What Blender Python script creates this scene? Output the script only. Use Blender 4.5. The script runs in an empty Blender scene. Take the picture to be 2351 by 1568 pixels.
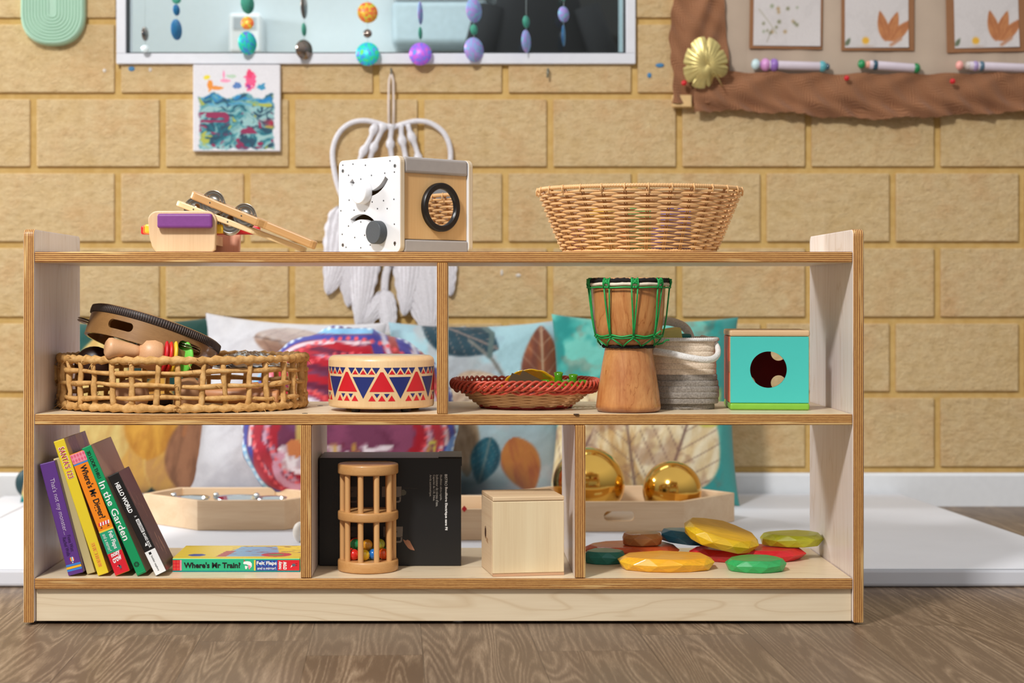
import bpy, bmesh, math, random
import numpy as np
from mathutils import Vector, Matrix, noise as mnoise

random.seed(7)
PI = math.pi
S = bpy.context.scene
COL = S.collection

# ------------------------------------------------------------------ camera
CAM_D, CAM_Z, FPX = 2.45, 0.47, 3939.0      # distance to the shelf front, height, focal length in pixels
PX, PY = 1045.0, 680.0                      # where the optical axis meets the picture
cam_data = bpy.data.cameras.new('camera')
cam = bpy.data.objects.new('camera', cam_data)
COL.objects.link(cam)
cam.location = (0, -CAM_D, CAM_Z)
cam.rotation_euler = (PI / 2, 0, 0)
cam_data.sensor_width = 36.0
cam_data.lens = FPX / 2351.0 * 36.0
cam_data.shift_x = (1175.5 - PX) / 2351.0
cam_data.shift_y = -(784.0 - PY) / 2351.0
cam_data.clip_start = 0.05
cam_data.dof.use_dof = True
cam_data.dof.focus_distance = 2.49
cam_data.dof.aperture_fstop = 5.2
S.camera = cam

# ------------------------------------------------------------------ light
S.view_settings.view_transform = 'Standard'
S.view_settings.look = 'None'
S.view_settings.gamma = 1.0
S.view_settings.use_curve_mapping = False
S.view_settings.exposure = 0.0

world = bpy.data.worlds.new('world')
S.world = world
world.use_nodes = True
wn = world.node_tree
wn.nodes.clear()
w_out = wn.nodes.new('ShaderNodeOutputWorld')
w_bg = wn.nodes.new('ShaderNodeBackground')
w_tc = wn.nodes.new('ShaderNodeTexCoord')
w_sep = wn.nodes.new('ShaderNodeSeparateXYZ')
w_ramp = wn.nodes.new('ShaderNodeValToRGB')
w_map = wn.nodes.new('ShaderNodeMapRange')
w_map.inputs['From Min'].default_value = -1
w_map.inputs['From Max'].default_value = 1
wn.links.new(w_tc.outputs['Generated'], w_sep.inputs[0])
wn.links.new(w_sep.outputs['Z'], w_map.inputs['Value'])
wn.links.new(w_map.outputs[0], w_ramp.inputs[0])
el = w_ramp.color_ramp.elements
el[0].position = 0.40; el[0].color = (0.19, 0.165, 0.145, 1)
el[1].position = 0.56; el[1].color = (0.46, 0.455, 0.455, 1)
e = el.new(0.8); e.color = (1.0, 1.0, 1.0, 1)
e2 = el.new(1.0); e2.color = (1.0, 1.0, 1.0, 1)
wn.links.new(w_ramp.outputs[0], w_bg.inputs['Color'])
w_bg.inputs['Strength'].default_value = 0.70
wn.links.new(w_bg.outputs[0], w_out.inputs[0])

def area_light(name, loc, target, size, power, color=(1, 1, 1), size_y=None):
    d = bpy.data.lights.new(name, 'AREA')
    d.energy = power; d.size = size; d.color = color
    if size_y:
        d.shape = 'RECTANGLE'; d.size_y = size_y
    o = bpy.data.objects.new(name, d); COL.objects.link(o)
    o.location = loc
    o.rotation_euler = (Vector(target) - Vector(loc)).to_track_quat('-Z', 'Y').to_euler()
    return o
area_light('front_light', (-1.15, -2.05, 2.57), (0, .4, .4), .34, 104, (1.0, .985, .97))
area_light('window_light', (-2.45, 1.28, 1.52), (0.3, .3, .4), .42, 48, (.96, .985, 1.0))

# ------------------------------------------------------------------ helpers
def P(u, v, Y):
    """the point at depth Y that the photograph shows at pixel (u, v)"""
    d = CAM_D + Y
    return Vector(((u - PX) * d / FPX, Y, CAM_Z - (v - PY) * d / FPX))
def XX(u, Y): return (u - PX) * (CAM_D + Y) / FPX
def ZZ(v, Y): return CAM_Z - (v - PY) * (CAM_D + Y) / FPX

def lin(c):
    c = c / 255.0
    return c / 12.92 if c <= 0.04045 else ((c + 0.055) / 1.055) ** 2.4
def rgb(r, g, b): return (lin(r), lin(g), lin(b), 1.0)

MATS = {}
def newmat(name):
    m = bpy.data.materials.new(name); m.use_nodes = True
    nt = m.node_tree
    b = nt.nodes['Principled BSDF']
    MATS[name] = m
    return m, nt, b
def setb(b, rough=.5, metal=0, spec=.5, coat=0, trans=0, sheen=0):
    b.inputs['Roughness'].default_value = rough
    b.inputs['Metallic'].default_value = metal
    b.inputs['Specular IOR Level'].default_value = spec
    b.inputs['Coat Weight'].default_value = coat
    b.inputs['Transmission Weight'].default_value = trans
    b.inputs['Sheen Weight'].default_value = sheen
def tex_coords(nt, scale=(1, 1, 1), rot=(0, 0, 0)):
    tc = nt.nodes.new('ShaderNodeTexCoord'); mp = nt.nodes.new('ShaderNodeMapping')
    mp.inputs['Scale'].default_value = scale; mp.inputs['Rotation'].default_value = rot
    nt.links.new(tc.outputs['Object'], mp.inputs[0])
    return mp.outputs[0]
def noise_node(nt, vec, scale, detail=4, rough=.55, dist=0):
    n = nt.nodes.new('ShaderNodeTexNoise')
    n.inputs['Scale'].default_value = scale; n.inputs['Detail'].default_value = detail
    n.inputs['Roughness'].default_value = rough; n.inputs['Distortion'].default_value = dist
    nt.links.new(vec, n.inputs['Vector'])
    return n.outputs['Fac']
def ramp(nt, fac, stops, interp='LINEAR'):
    r = nt.nodes.new('ShaderNodeValToRGB'); r.color_ramp.interpolation = interp
    e = r.color_ramp.elements
    e[0].position, e[0].color = stops[0][0], stops[0][1]
    e[1].position, e[1].color = stops[-1][0], stops[-1][1]
    for p, c in stops[1:-1]:
        x = e.new(p); x.color = c
    nt.links.new(fac, r.inputs[0])
    return r.outputs[0]
def mathn(nt, op, a, b=0.0, c=None):
    n = nt.nodes.new('ShaderNodeMath'); n.operation = op
    for i, x in enumerate((a, b, c)):
        if x is None: continue
        if isinstance(x, (int, float)): n.inputs[i].default_value = x
        else: nt.links.new(x, n.inputs[i])
    return n.outputs[0]
def mixc(nt, fac, a, b, blend='MIX'):
    n = nt.nodes.new('ShaderNodeMix'); n.data_type = 'RGBA'; n.blend_type = blend
    if isinstance(fac, (int, float)): n.inputs[0].default_value = fac
    else: nt.links.new(fac, n.inputs[0])
    for k, x in ((6, a), (7, b)):
        if isinstance(x, tuple): n.inputs[k].default_value = x
        else: nt.links.new(x, n.inputs[k])
    return n.outputs[2]
def bump(nt, b, h, strength=.3, dist=.001):
    n = nt.nodes.new('ShaderNodeBump'); n.inputs['Strength'].default_value = strength
    n.inputs['Distance'].default_value = dist
    nt.links.new(h, n.inputs['Height']); nt.links.new(n.outputs[0], b.inputs['Normal'])
def scale_c(c, k): return (min(c[0] * k, 1), min(c[1] * k, 1), min(c[2] * k, 1), 1)

def plain(name, c, rough=.5, metal=0, spec=.5, coat=0, var=.06, nscale=60, bmp=0.0, sheen=0):
    """a painted / plastic / metal surface with a faint mottling"""
    if name in MATS: return MATS[name]
    m, nt, b = newmat(name); setb(b, rough, metal, spec, coat, sheen=sheen)
    v = tex_coords(nt)
    f = noise_node(nt, v, nscale, 3)
    nt.links.new(ramp(nt, f, [(.3, scale_c(c, 1 - var)), (.7, scale_c(c, 1 + var))]), b.inputs['Base Color'])
    if bmp: bump(nt, b, f, bmp)
    return m
def wood(name, c1, c2, axis='X', rough=.45, fine=1.0, contrast=1.0, coat=0):
    """straight grained wood running along one axis"""
    if name in MATS: return MATS[name]
    m, nt, b = newmat(name); setb(b, rough, coat=coat)
    sc = {'X': (1.2, 14, 14), 'Y': (14, 1.2, 14), 'Z': (14, 14, 1.2)}[axis]
    v = tex_coords(nt, sc)
    f1 = noise_node(nt, v, 2.2 * fine, 5, .6, .6)
    sc2 = {'X': (3, 160, 160), 'Y': (160, 3, 160), 'Z': (160, 160, 3)}[axis]
    v2 = tex_coords(nt, sc2)
    f2 = noise_node(nt, v2, 4 * fine, 3, .6)
    f = mathn(nt, 'ADD', mathn(nt, 'MULTIPLY', f1, .65), mathn(nt, 'MULTIPLY', f2, .35))
    nt.links.new(ramp(nt, f, [(.5 - .2 / contrast, c2), (.5 + .16 / contrast, c1)]), b.inputs['Base Color'])
    bump(nt, b, f2, .12, .0004)
    return m

class MB:
    """collects shapes and links them as ONE mesh object"""
    def __init__(s):
        s.v = []; s.f = []; s.mi = []; s.sm = []; s.mats = []; s.M = Matrix.Identity(4); s.cols = None
    def mat(s, m):
        if m not in s.mats: s.mats.append(m)
        return s.mats.index(m)
    def add(s, verts, faces, m, smooth=False):
        n = len(s.v); M = s.M
        s.v += [tuple(M @ Vector(p)) for p in verts]
        k = s.mat(m)
        for f in faces:
            s.f.append([i + n for i in f]); s.mi.append(k); s.sm.append(smooth)
        return s
    def bm(s, bm_, m, smooth=False, M=None):
        if M is not None: bm_.transform(M)
        bm_.verts.ensure_lookup_table()
        for i, v in enumerate(bm_.verts): v.index = i
        s.add([v.co.copy() for v in bm_.verts], [[v.index for v in f.verts] for f in bm_.faces], m, smooth)
        bm_.free(); return s
    def box(s, lo, hi, m, r=0, seg=2, edge_mat=None, axis=None, M=None):
        """box from lo to hi, edges rounded by r; with edge_mat the faces not facing `axis` take it"""
        b = bmesh.new(); bmesh.ops.create_cube(b, size=1)
        lo, hi = Vector(lo), Vector(hi); c = (lo + hi) / 2; d = hi - lo
        for v in b.verts: v.co = Vector((v.co.x * d.x, v.co.y * d.y, v.co.z * d.z)) + c
        if r: bmesh.ops.bevel(b, geom=list(b.edges), offset=r, segments=seg, affect='EDGES', profile=.5)
        if M is not None: b.transform(M)
        b.normal_update()
        if edge_mat is None: return s.bm(b, m, False)
        n = len(s.v); ka, ke = s.mat(m), s.mat(edge_mat)
        for i, v in enumerate(b.verts): v.index = i
        s.v += [tuple(s.M @ v.co) for v in b.verts]
        for f in b.faces:
            s.f.append([v.index + n for v in f.verts]); s.sm.append(False)
            s.mi.append(ka if abs(f.normal[axis]) > .8 else ke)
        b.free(); return s
    def prism(s, pts, y0, y1, m, r=0, seg=2, M=None, plane='XZ', smooth=False, side=None):
        """outline pts extruded from y0 to y1 across `plane`"""
        b = bmesh.new()
        mk = {'XZ': lambda p, t: (p[0], t, p[1]), 'XY': lambda p, t: (p[0], p[1], t), 'YZ': lambda p, t: (t, p[0], p[1])}[plane]
        v0 = [b.verts.new(mk(p, y0)) for p in pts]; v1 = [b.verts.new(mk(p, y1)) for p in pts]
        n = len(pts)
        fs = [b.faces.new(v0), b.faces.new(v1[::-1])]
        for i in range(n): b.faces.new((v0[i], v1[i], v1[(i + 1) % n], v0[(i + 1) % n]))
        bmesh.ops.recalc_face_normals(b, faces=b.faces)
        if r:
            es = [e for f in fs for e in f.edges]
            bmesh.ops.bevel(b, geom=es, offset=r, segments=seg, affect='EDGES', profile=.5)
        if side is not None:
            b.normal_update(); ax = {'XZ': 1, 'XY': 2, 'YZ': 0}[plane]
            n0 = len(s.v); ka, ke = s.mat(m), s.mat(side)
            idx = [abs(f.normal[ax]) > .8 for f in b.faces]
            if M is not None: b.transform(M)
            for i, v in enumerate(b.verts): v.index = i
            s.v += [tuple(s.M @ v.co) for v in b.verts]
            for f, a in zip(b.faces, idx):
                s.f.append([v.index + n0 for v in f.verts]); s.sm.append(False); s.mi.append(ka if a else ke)
            b.free(); return s
        return s.bm(b, m, smooth, M)
    def cyl(s, p0, p1, r0, m, r1=None, seg=24, bev=0, smooth=True):
        p0, p1 = Vector(p0), Vector(p1); r1 = r0 if r1 is None else r1
        L = (p1 - p0).length; q = (p1 - p0).to_track_quat('Z', 'Y').to_matrix().to_4x4()
        T = Matrix.Translation(p0) @ q
        cap = [(0, 0), (r0 - bev, 0)], [(r1 - bev, L), (0, L)]
        for q_ in cap: s.lathe(q_, m, seg=seg, M=T, smooth=False)
        if bev:
            prof = [(r0 - bev, 0), (r0 - bev * .3, bev * .3), (r0, bev), (r1, L - bev), (r1 - bev * .3, L - bev * .3), (r1 - bev, L)]
        else:
            prof = [(r0, 0), (r1, L)]
        return s.lathe(prof, m, seg=seg, M=T, smooth=smooth)
    def lathe(s, prof, m, seg=48, M=None, smooth=True, fn=None, a0=0, a1=2 * PI):
        """profile of (radius, z) spun about Z; fn(angle) -> (kx, ky) scales the ring"""
        full = abs(a1 - a0 - 2 * PI) < 1e-6
        vs = []; fs = []; rings = []
        for (r, z) in prof:
            if abs(r) < 1e-9:
                rings.append([len(vs)]); vs.append((0, 0, z)); continue
            ring = []
            for i in range(seg if full else seg + 1):
                a = a0 + (a1 - a0) * i / seg
                kx, ky = fn(a, r, z) if fn else (math.cos(a), math.sin(a))
                ring.append(len(vs)); vs.append((r * kx, r * ky, z))
            rings.append(ring)
        for A, B in zip(rings[:-1], rings[1:]):
            n = max(len(A), len(B)); nn = n if full else n - 1
            for i in range(nn):
                j = (i + 1) % n
                if len(A) == 1 and len(B) == 1: continue
                if len(A) == 1: fs.append((A[0], B[j], B[i]))
                elif len(B) == 1: fs.append((A[i], A[j], B[0]))
                else: fs.append((A[i], A[j], B[j], B[i]))
        if M is not None: vs = [M @ Vector(p) for p in vs]
        return s.add(vs, fs, m, smooth)
    def tube(s, pts, r, m, seg=8, closed=False, smooth=True, cap=True, flat=None):
        """tube along pts; r a number or list; flat=(k) squashes it along the frame normal"""
        pts = [Vector(p) for p in pts]; n = len(pts)
        rr = r if isinstance(r, (list, tuple)) else [r] * n
        vs = []; up = None
        for i in range(n):
            a = pts[(i - 1) % n] if (closed or i > 0) else pts[0]
            c = pts[(i + 1) % n] if (closed or i < n - 1) else pts[-1]
            t = (c - a)
            if t.length < 1e-9: t = Vector((0, 0, 1))
            t.normalize()
            if up is None:
                up = Vector((0, 0, 1)) if abs(t.z) < .9 else Vector((1, 0, 0))
            nrm = up - t * up.dot(t)
            if nrm.length < 1e-6: nrm = t.orthogonal()
            nrm.normalize(); bi = t.cross(nrm); up = nrm
            k = flat or 1.0
            for j in range(seg):
                w = 2 * PI * j / seg
                vs.append(pts[i] + nrm * math.cos(w) * rr[i] * (1.0) + bi * math.sin(w) * rr[i] * k)
        fs = []
        for i in range(n if closed else n - 1):
            i2 = (i + 1) % n
            for j in range(seg):
                j2 = (j + 1) % seg
                fs.append((i * seg + j, i * seg + j2, i2 * seg + j2, i2 * seg + j))
        if not closed and cap:
            fs.append(tuple(range(seg))[::-1]); fs.append(tuple((n - 1) * seg + j for j in range(seg)))
        return s.add(vs, fs, m, smooth)
    def sphere(s, c, r, m, seg=24, rings=14, sc=(1, 1, 1), M=None):
        prof = [(max(math.sin(PI * i / rings), 0) * r if 0 < i < rings else 0, -math.cos(PI * i / rings) * r) for i in range(rings + 1)]
        T = Matrix.Translation(Vector(c)) @ (M or Matrix.Identity(4)) @ Matrix.Diagonal((sc[0], sc[1], sc[2], 1))
        return s.lathe(prof, m, seg=seg, M=T)
    def poly(s, pts, m):
        """one flat face"""
        return s.add(pts, [tuple(range(len(pts)))], m)
    def grid(s, fn, nu, nv, m, smooth=True, closed_u=False, flip=False):
        vs = [fn(i / nu, j / nv) for j in range(nv + 1) for i in range(nu + (0 if closed_u else 1))]
        w = nu if closed_u else nu + 1; fs = []
        for j in range(nv):
            for i in range(nu):
                i2 = (i + 1) % w
                q = (j * w + i, j * w + i2, (j + 1) * w + i2, (j + 1) * w + i)
                fs.append(q[::-1] if flip else q)
        return s.add(vs, fs, m, smooth)
    def build(s, name, parent=None, label=None, loc=None, rot=None):
        me = bpy.data.meshes.new(name)
        me.from_pydata(s.v, [], s.f)
        for m in s.mats: me.materials.append(m)
        me.polygons.foreach_set('material_index', s.mi)
        me.polygons.foreach_set('use_smooth', s.sm)
        me.update()
        o = bpy.data.objects.new(name, me); COL.objects.link(o)
        if parent: o.parent = parent
        if label: o['label'] = label
        if loc: o.location = loc
        if rot: o.rotation_euler = rot
        return o

def thing(name, label, cat, loc=(0, 0, 0), rot=(0, 0, 0), group=None):
    o = bpy.data.objects.new(name, None); COL.objects.link(o)
    o.empty_display_size = .02
    o.location = loc; o.rotation_euler = rot
    o['label'] = label; o['category'] = cat
    if group: o['group'] = group
    return o
def tag(o, label, cat, group=None, kind=None):
    o['label'] = label; o['category'] = cat
    if group: o['group'] = group
    if kind: o['kind'] = kind
    return o
def struct(o, label=None):
    o['kind'] = 'structure'
    if label: o['label'] = label
    return o

def carve(o, cutters):
    """cut holes into o with the given MB shapes; returns o with its new mesh"""
    tmp = []
    for c in cutters:
        k = c.build('cut'); tmp.append(k)
        w_ = bmesh.new(); w_.from_mesh(k.data); bmesh.ops.remove_doubles(w_, verts=w_.verts, dist=1e-6); bmesh.ops.recalc_face_normals(w_, faces=w_.faces); w_.to_mesh(k.data); w_.free()
        if o.parent: k.parent = o.parent
        md = o.modifiers.new('c', 'BOOLEAN'); md.operation = 'DIFFERENCE'; md.object = k; md.solver = 'EXACT'
    bpy.context.view_layer.update()
    dg = bpy.context.evaluated_depsgraph_get()
    me = bpy.data.meshes.new_from_object(o.evaluated_get(dg))
    o.modifiers.clear(); old = o.data; o.data = me; nm = old.name
    bpy.data.meshes.remove(old); me.name = nm
    for k in tmp:
        d = k.data; bpy.data.objects.remove(k); bpy.data.meshes.remove(d)
    return o

def lettering(body, L, H, M, m, parent, name='lettering', bold=0, extrude=.00012, spacing=1.0, shear=0):
    """words laid out L long and H high; M places them (x along the line, y up, z out of the surface)"""
    cu = bpy.data.curves.new('t', 'FONT'); cu.body = body; cu.size = 1; cu.offset = bold; cu.shear = shear
    cu.align_x = 'LEFT'; cu.space_character = spacing; cu.resolution_u = 3
    o = bpy.data.objects.new('t', cu); COL.objects.link(o)
    bpy.context.view_layer.update()
    me = bpy.data.meshes.new_from_object(o.evaluated_get(bpy.context.evaluated_depsgraph_get()))
    bpy.data.objects.remove(o); bpy.data.curves.remove(cu)
    co = np.empty(len(me.vertices) * 3); me.vertices.foreach_get('co', co); co = co.reshape(-1, 3)
    lo, hi = co.min(0), co.max(0)
    fs = [list(p.vertices) for p in me.polygons]
    sx = L / (hi[0] - lo[0]); sy = H / (hi[1] - lo[1])
    pts = [((p[0] - lo[0]) * sx, (p[1] - lo[1]) * sy - H / 2, .0) for p in co]
    bpy.data.meshes.remove(me)
    b = MB(); b.M = M
    n = len(pts)
    b.add([(x, y, extrude) for x, y, z in pts], fs, m)
    o = b.build(name, parent)
    return o
def frame_m(o, x, y):
    x = Vector(x).normalized(); y = Vector(y).normalized(); z = x.cross(y)
    return Matrix(((x.x, y.x, z.x, o[0]), (x.y, y.y, z.y, o[1]), (x.z, y.z, z.z, o[2]), (0, 0, 0, 1)))

def painted(name, rough=.8, sheen=0, bmp=0, bscale=300):
    if name in MATS: return MATS[name]
    m, nt, b = newmat(name); setb(b, rough, sheen=sheen, spec=.3)
    a = nt.nodes.new('ShaderNodeAttribute'); a.attribute_name = 'Col'
    v = tex_coords(nt); f = noise_node(nt, v, bscale, 2)
    nt.links.new(mixc(nt, .12, a.outputs['Color'], ramp(nt, f, [(.3, (.4, .4, .4, 1)), (.7, (1, 1, 1, 1))]), 'MULTIPLY'), b.inputs['Base Color'])
    if bmp: bump(nt, b, f, bmp, .0006)
    return m
def set_cols(o, cols):
    """cols: one sRGB 0-255 triple per vertex, the dye of the cloth or the paint on it"""
    me = o.data
    at = me.color_attributes.new('Col', 'FLOAT_COLOR', 'POINT')
    c = np.clip(np.asarray(cols, float) / 255.0, 0, 1)
    c = np.where(c <= .04045, c / 12.92, ((c + .055) / 1.055) ** 2.4)
    out = np.ones((len(me.vertices), 4)); out[:, :3] = c
    at.data.foreach_set('color', out.ravel())

def rrect(w, h, r, n=5, cx=0, cy=0):
    """outline of a rounded rectangle centred on cx, cy"""
    pts = []
    for k, (sx, sy) in enumerate(((1, 1), (-1, 1), (-1, -1), (1, -1))):
        for i in range(n + 1):
            a = PI / 2 * (k + i / n)
            pts.append((cx + sx * (w / 2 - r) + r * math.cos(a), cy + sy * (h / 2 - r) + r * math.sin(a)))
    return pts
def nz(u, v, s=1.0, seed=0.0, oct=4):
    """real noise over arrays, about -1..1"""
    return np.array([mnoise.fractal(Vector((a * s, b * s, seed)), .7, 2.1, oct) for a, b in zip(u, v)]) * 1.5
def fbm(x, y, s=1.0, seed=0.0, oct=4):
    """cheap smooth noise for arrays, about -1..1"""
    out = 0; amp = 1; tot = 0
    for k in range(oct):
        f = s * 2 ** k
        out = out + amp * (np.sin(x * f * 1.7 + seed + 1.3 * np.sin(y * f * 1.1 + seed * 2 + k)) * np.cos(y * f * 1.9 - seed + 1.1 * np.sin(x * f * 1.4 + k * 2.1)))
        tot += amp; amp *= .55
    return out / tot
# ------------------------------------------------------------------ materials of the room and the shelf
WALL_Y = 1.40
def brick_mat():
    m, nt, b = newmat('tan_brick'); setb(b, .92, spec=.2)
    v = tex_coords(nt)
    big = noise_node(nt, v, 11, 4, .6, 0)
    geo = nt.nodes.new('ShaderNodeNewGeometry')
    fine = noise_node(nt, tex_coords(nt, (1, 1, 1.6)), 130, 4, .7)
    mid = noise_node(nt, tex_coords(nt, (.75, 1, 1.5)), 46, 5, .68, .2)
    c = ramp(nt, big, [(.3, rgb(216, 184, 132)), (.5, rgb(222, 193, 146)), (.7, rgb(216, 177, 128))])
    c = mixc(nt, ramp(nt, geo.outputs['Random Per Island'], [(0, (0, 0, 0, 1)), (1, (.35, .35, .35, 1))]), c, rgb(219, 190, 138))
    c = mixc(nt, ramp(nt, fine, [(.3, (.5, .5, .5, 1)), (.42, (0, 0, 0, 1))]), c, rgb(150, 118, 68))
    c = mixc(nt, ramp(nt, mid, [(.22, (.5, .5, .5, 1)), (.34, (0, 0, 0, 1))]), c, rgb(176, 144, 94))
    mot = noise_node(nt, tex_coords(nt, (.7, 1, 1.3)), 55, 4, .7)
    c = mixc(nt, ramp(nt, mot, [(.36, (.34, .34, .34, 1)), (.5, (0, 0, 0, 1))]), c, rgb(184, 150, 98))
    c = mixc(nt, ramp(nt, mot, [(.52, (0, 0, 0, 1)), (.66, (.45, .45, .45, 1))]), c, rgb(232, 208, 162))
    nt.links.new(c, b.inputs['Base Color'])
    crk = noise_node(nt, tex_coords(nt, (.45, 1, 1.6), (0, .12, 0)), 26, 5, .66, .5)
    rid = mathn(nt, 'ABSOLUTE', mathn(nt, 'SUBTRACT', crk, .5))
    rid = mathn(nt, 'MINIMUM', mathn(nt, 'MULTIPLY', rid, 16.0), 1.0)
    lumps = noise_node(nt, tex_coords(nt, (.5, 1, 1)), 9, 2)
    h = mathn(nt, 'ADD', mathn(nt, 'MULTIPLY', mid, .9), mathn(nt, 'MULTIPLY', fine, .8))
    h = mathn(nt, 'ADD', h, mathn(nt, 'MULTIPLY', big, 1.6))
    h = mathn(nt, 'ADD', h, mathn(nt, 'MULTIPLY', rid, ramp(nt, lumps, [(.52, (0, 0, 0, 1)), (.66, (.14, .14, .14, 1))])))
    bump(nt, b, h, .95, .0055)
    return m
def mortar_mat():
    m, nt, b = newmat('yellow_mortar'); setb(b, .95, spec=.15)
    f = noise_node(nt, tex_coords(nt), 60, 4)
    nt.links.new(ramp(nt, f, [(.3, rgb(202, 166, 100)), (.7, rgb(216, 184, 120))]), b.inputs['Base Color'])
    bump(nt, b, f, .4, .002)
    return m
M_BRICK, M_MORTAR = brick_mat(), mortar_mat()

# wall behind the shelf: every brick stands 6 mm proud of the mortar
U0, PITCH = 373.0, 296.6
PX_M = (CAM_D + WALL_Y) / FPX
bw, bh = PITCH * PX_M, 171.9 * PX_M
joint_z = [ZZ(v, WALL_Y) for v in (220, 390, 562, 735, 906, 1079)]
zs = [joint_z[0] + k * bh for k in range(6, 0, -1)] + joint_z + [joint_z[-1] - bh]
WX0, WX1, WZ1 = -1.9, 2.3, zs[0]
win_u0, win_u1, win_v1 = 268, 1459, 147
wx0, wx1, wz0, wz1 = XX(win_u0, WALL_Y), XX(win_u1, WALL_Y), ZZ(win_v1, WALL_Y), 1.70
b = MB()
mj = .0152
rnd = random.Random(3)
for k in range(len(zs) - 1):
    z1, z0 = zs[k] - mj / 2, zs[k + 1] + mj / 2
    z0 = max(z0, 0.0)
    shift = 0 if (k % 2 == 0) else .653         # course just under joint 220 starts at k = 6
    x = XX(U0, WALL_Y) + shift * bw - 6 * bw
    while x < WX1:
        a0, a1 = x + mj / 2, x + bw - mj / 2
        spans = [(max(a0, WX0), min(a1, WX1), z0, z1)]
        if z1 > wz0:                            # leave the window opening free
            out = []
            for (p, q, lo, hi) in spans:
                if q <= wx0 or p >= wx1 or lo >= wz1: out.append((p, q, lo, hi)); continue
                if p < wx0: out.append((p, wx0 - .002, lo, hi))
                if q > wx1: out.append((wx1 + .002, q, lo, hi))
                if lo < wz0: out.append((max(p, wx0), min(q, wx1), lo, wz0))
                if hi > wz1: out.append((max(p, wx0), min(q, wx1), wz1, hi))
            spans = out
        for (p, q, lo, hi) in spans:
            if q - p > .01 and hi - lo > .01:
                dy = rnd.uniform(-.0006, .0006)
                b.box((p, WALL_Y + dy, lo), (q, WALL_Y + .05, hi), M_BRICK, r=.0022, seg=2)
        x += bw
for (p, q, lo, hi) in ((WX0, wx0, 0, WZ1), (wx1, WX1, 0, WZ1), (wx0, wx1, 0, wz0), (wx0, wx1, wz1, WZ1)):
    b.box((p, WALL_Y + .0085, lo), (q, WALL_Y + .11, hi), M_MORTAR)
wall = struct(b.build('wall_back'))

# floor boards
def floor_mat():
    m, nt, b = newmat('grey_brown_vinyl_plank'); setb(b, .42, spec=.35)
    tc = nt.nodes.new('ShaderNodeTexCoord')
    mp = nt.nodes.new('ShaderNodeMapping'); mp.inputs['Location'].default_value = (.05, .02, 0)
    mp.inputs['Rotation'].default_value = (0, 0, math.radians(-2))
    nt.links.new(tc.outputs['Object'], mp.inputs[0])
    v = mp.outputs[0]
    sep = nt.nodes.new('ShaderNodeSeparateXYZ'); nt.links.new(v, sep.inputs[0])
    X, Y = sep.outputs['X'], sep.outputs['Y']
    col = mathn(nt, 'FLOOR', mathn(nt, 'DIVIDE', X, .152))
    wnx = nt.nodes.new('ShaderNodeTexWhiteNoise'); wnx.noise_dimensions = '1D'; nt.links.new(col, wnx.inputs['W'])
    yoff = mathn(nt, 'ADD', Y, mathn(nt, 'MULTIPLY', wnx.outputs['Value'], 1.1))
    row = mathn(nt, 'FLOOR', mathn(nt, 'DIVIDE', yoff, .914))
    pid = mathn(nt, 'ADD', mathn(nt, 'MULTIPLY', col, 13.7), mathn(nt, 'MULTIPLY', row, 5.3))
    cmb = nt.nodes.new('ShaderNodeCombineXYZ')
    nt.links.new(mathn(nt, 'MULTIPLY', X, 22.0), cmb.inputs[0]); nt.links.new(mathn(nt, 'MULTIPLY', Y, 1.6), cmb.inputs[1]); nt.links.new(pid, cmb.inputs[2])
    ring = noise_node(nt, cmb.outputs[0], .62, 2, .45, .22)
    rings = mathn(nt, 'FRACT', mathn(nt, 'MULTIPLY', ring, 21.0))
    tri = mathn(nt, 'ABSOLUTE', mathn(nt, 'SUBTRACT', rings, .5))
    fine = noise_node(nt, tex_coords(nt, (60, 4, 1)), 9, 4, .7)
    patch = noise_node(nt, cmb.outputs[0], 1.6, 3, .5, .3)
    f = mathn(nt, 'ADD', mathn(nt, 'MULTIPLY', tri, .80), mathn(nt, 'MULTIPLY', mathn(nt, 'SUBTRACT', fine, .5), .9))
    f = mathn(nt, 'ADD', f, mathn(nt, 'MULTIPLY', mathn(nt, 'SUBTRACT', patch, .5), .9))
    c = ramp(nt, f, [(.10, rgb(98, 78, 60)), (.30, rgb(120, 99, 78)), (.48, rgb(141, 119, 96)), (.75, rgb(172, 151, 126))])
    wn2 = nt.nodes.new('ShaderNodeTexWhiteNoise'); wn2.noise_dimensions = '1D'; nt.links.new(pid, wn2.inputs['W'])
    c = mixc(nt, mathn(nt, 'MULTIPLY', wn2.outputs['Value'], .35), c, rgb(122, 108, 94))
    seam = mathn(nt, 'LESS_THAN', mathn(nt, 'FRACT', mathn(nt, 'DIVIDE', X, .152)), .010)
    seam2 = mathn(nt, 'LESS_THAN', mathn(nt, 'FRACT', mathn(nt, 'DIVIDE', yoff, .914)), .0016)
    c = mixc(nt, mathn(nt, 'MULTIPLY', mathn(nt, 'MAXIMUM', seam, seam2), .55), c, rgb(60, 48, 38))
    nt.links.new(c, b.inputs['Base Color'])
    bump(nt, b, f, .12, .0006)
    return m
b = MB(); b.box((-3.2, -3.6, -.05), (3.2, WALL_Y + .1, 0), floor_mat())
struct(b.build('floor'))
M_WHITE = plain('white_satin_paint', rgb(226, 228, 230), .5, var=.02)
b = MB(); b.prism([(WALL_Y - .014, 0), (WALL_Y + .003, 0), (WALL_Y + .003, .074), (WALL_Y - .006, .074), (WALL_Y - .012, .068)], WX0, WX1, M_WHITE, plane='YZ')
struct(b.build('baseboard_back'))

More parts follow.
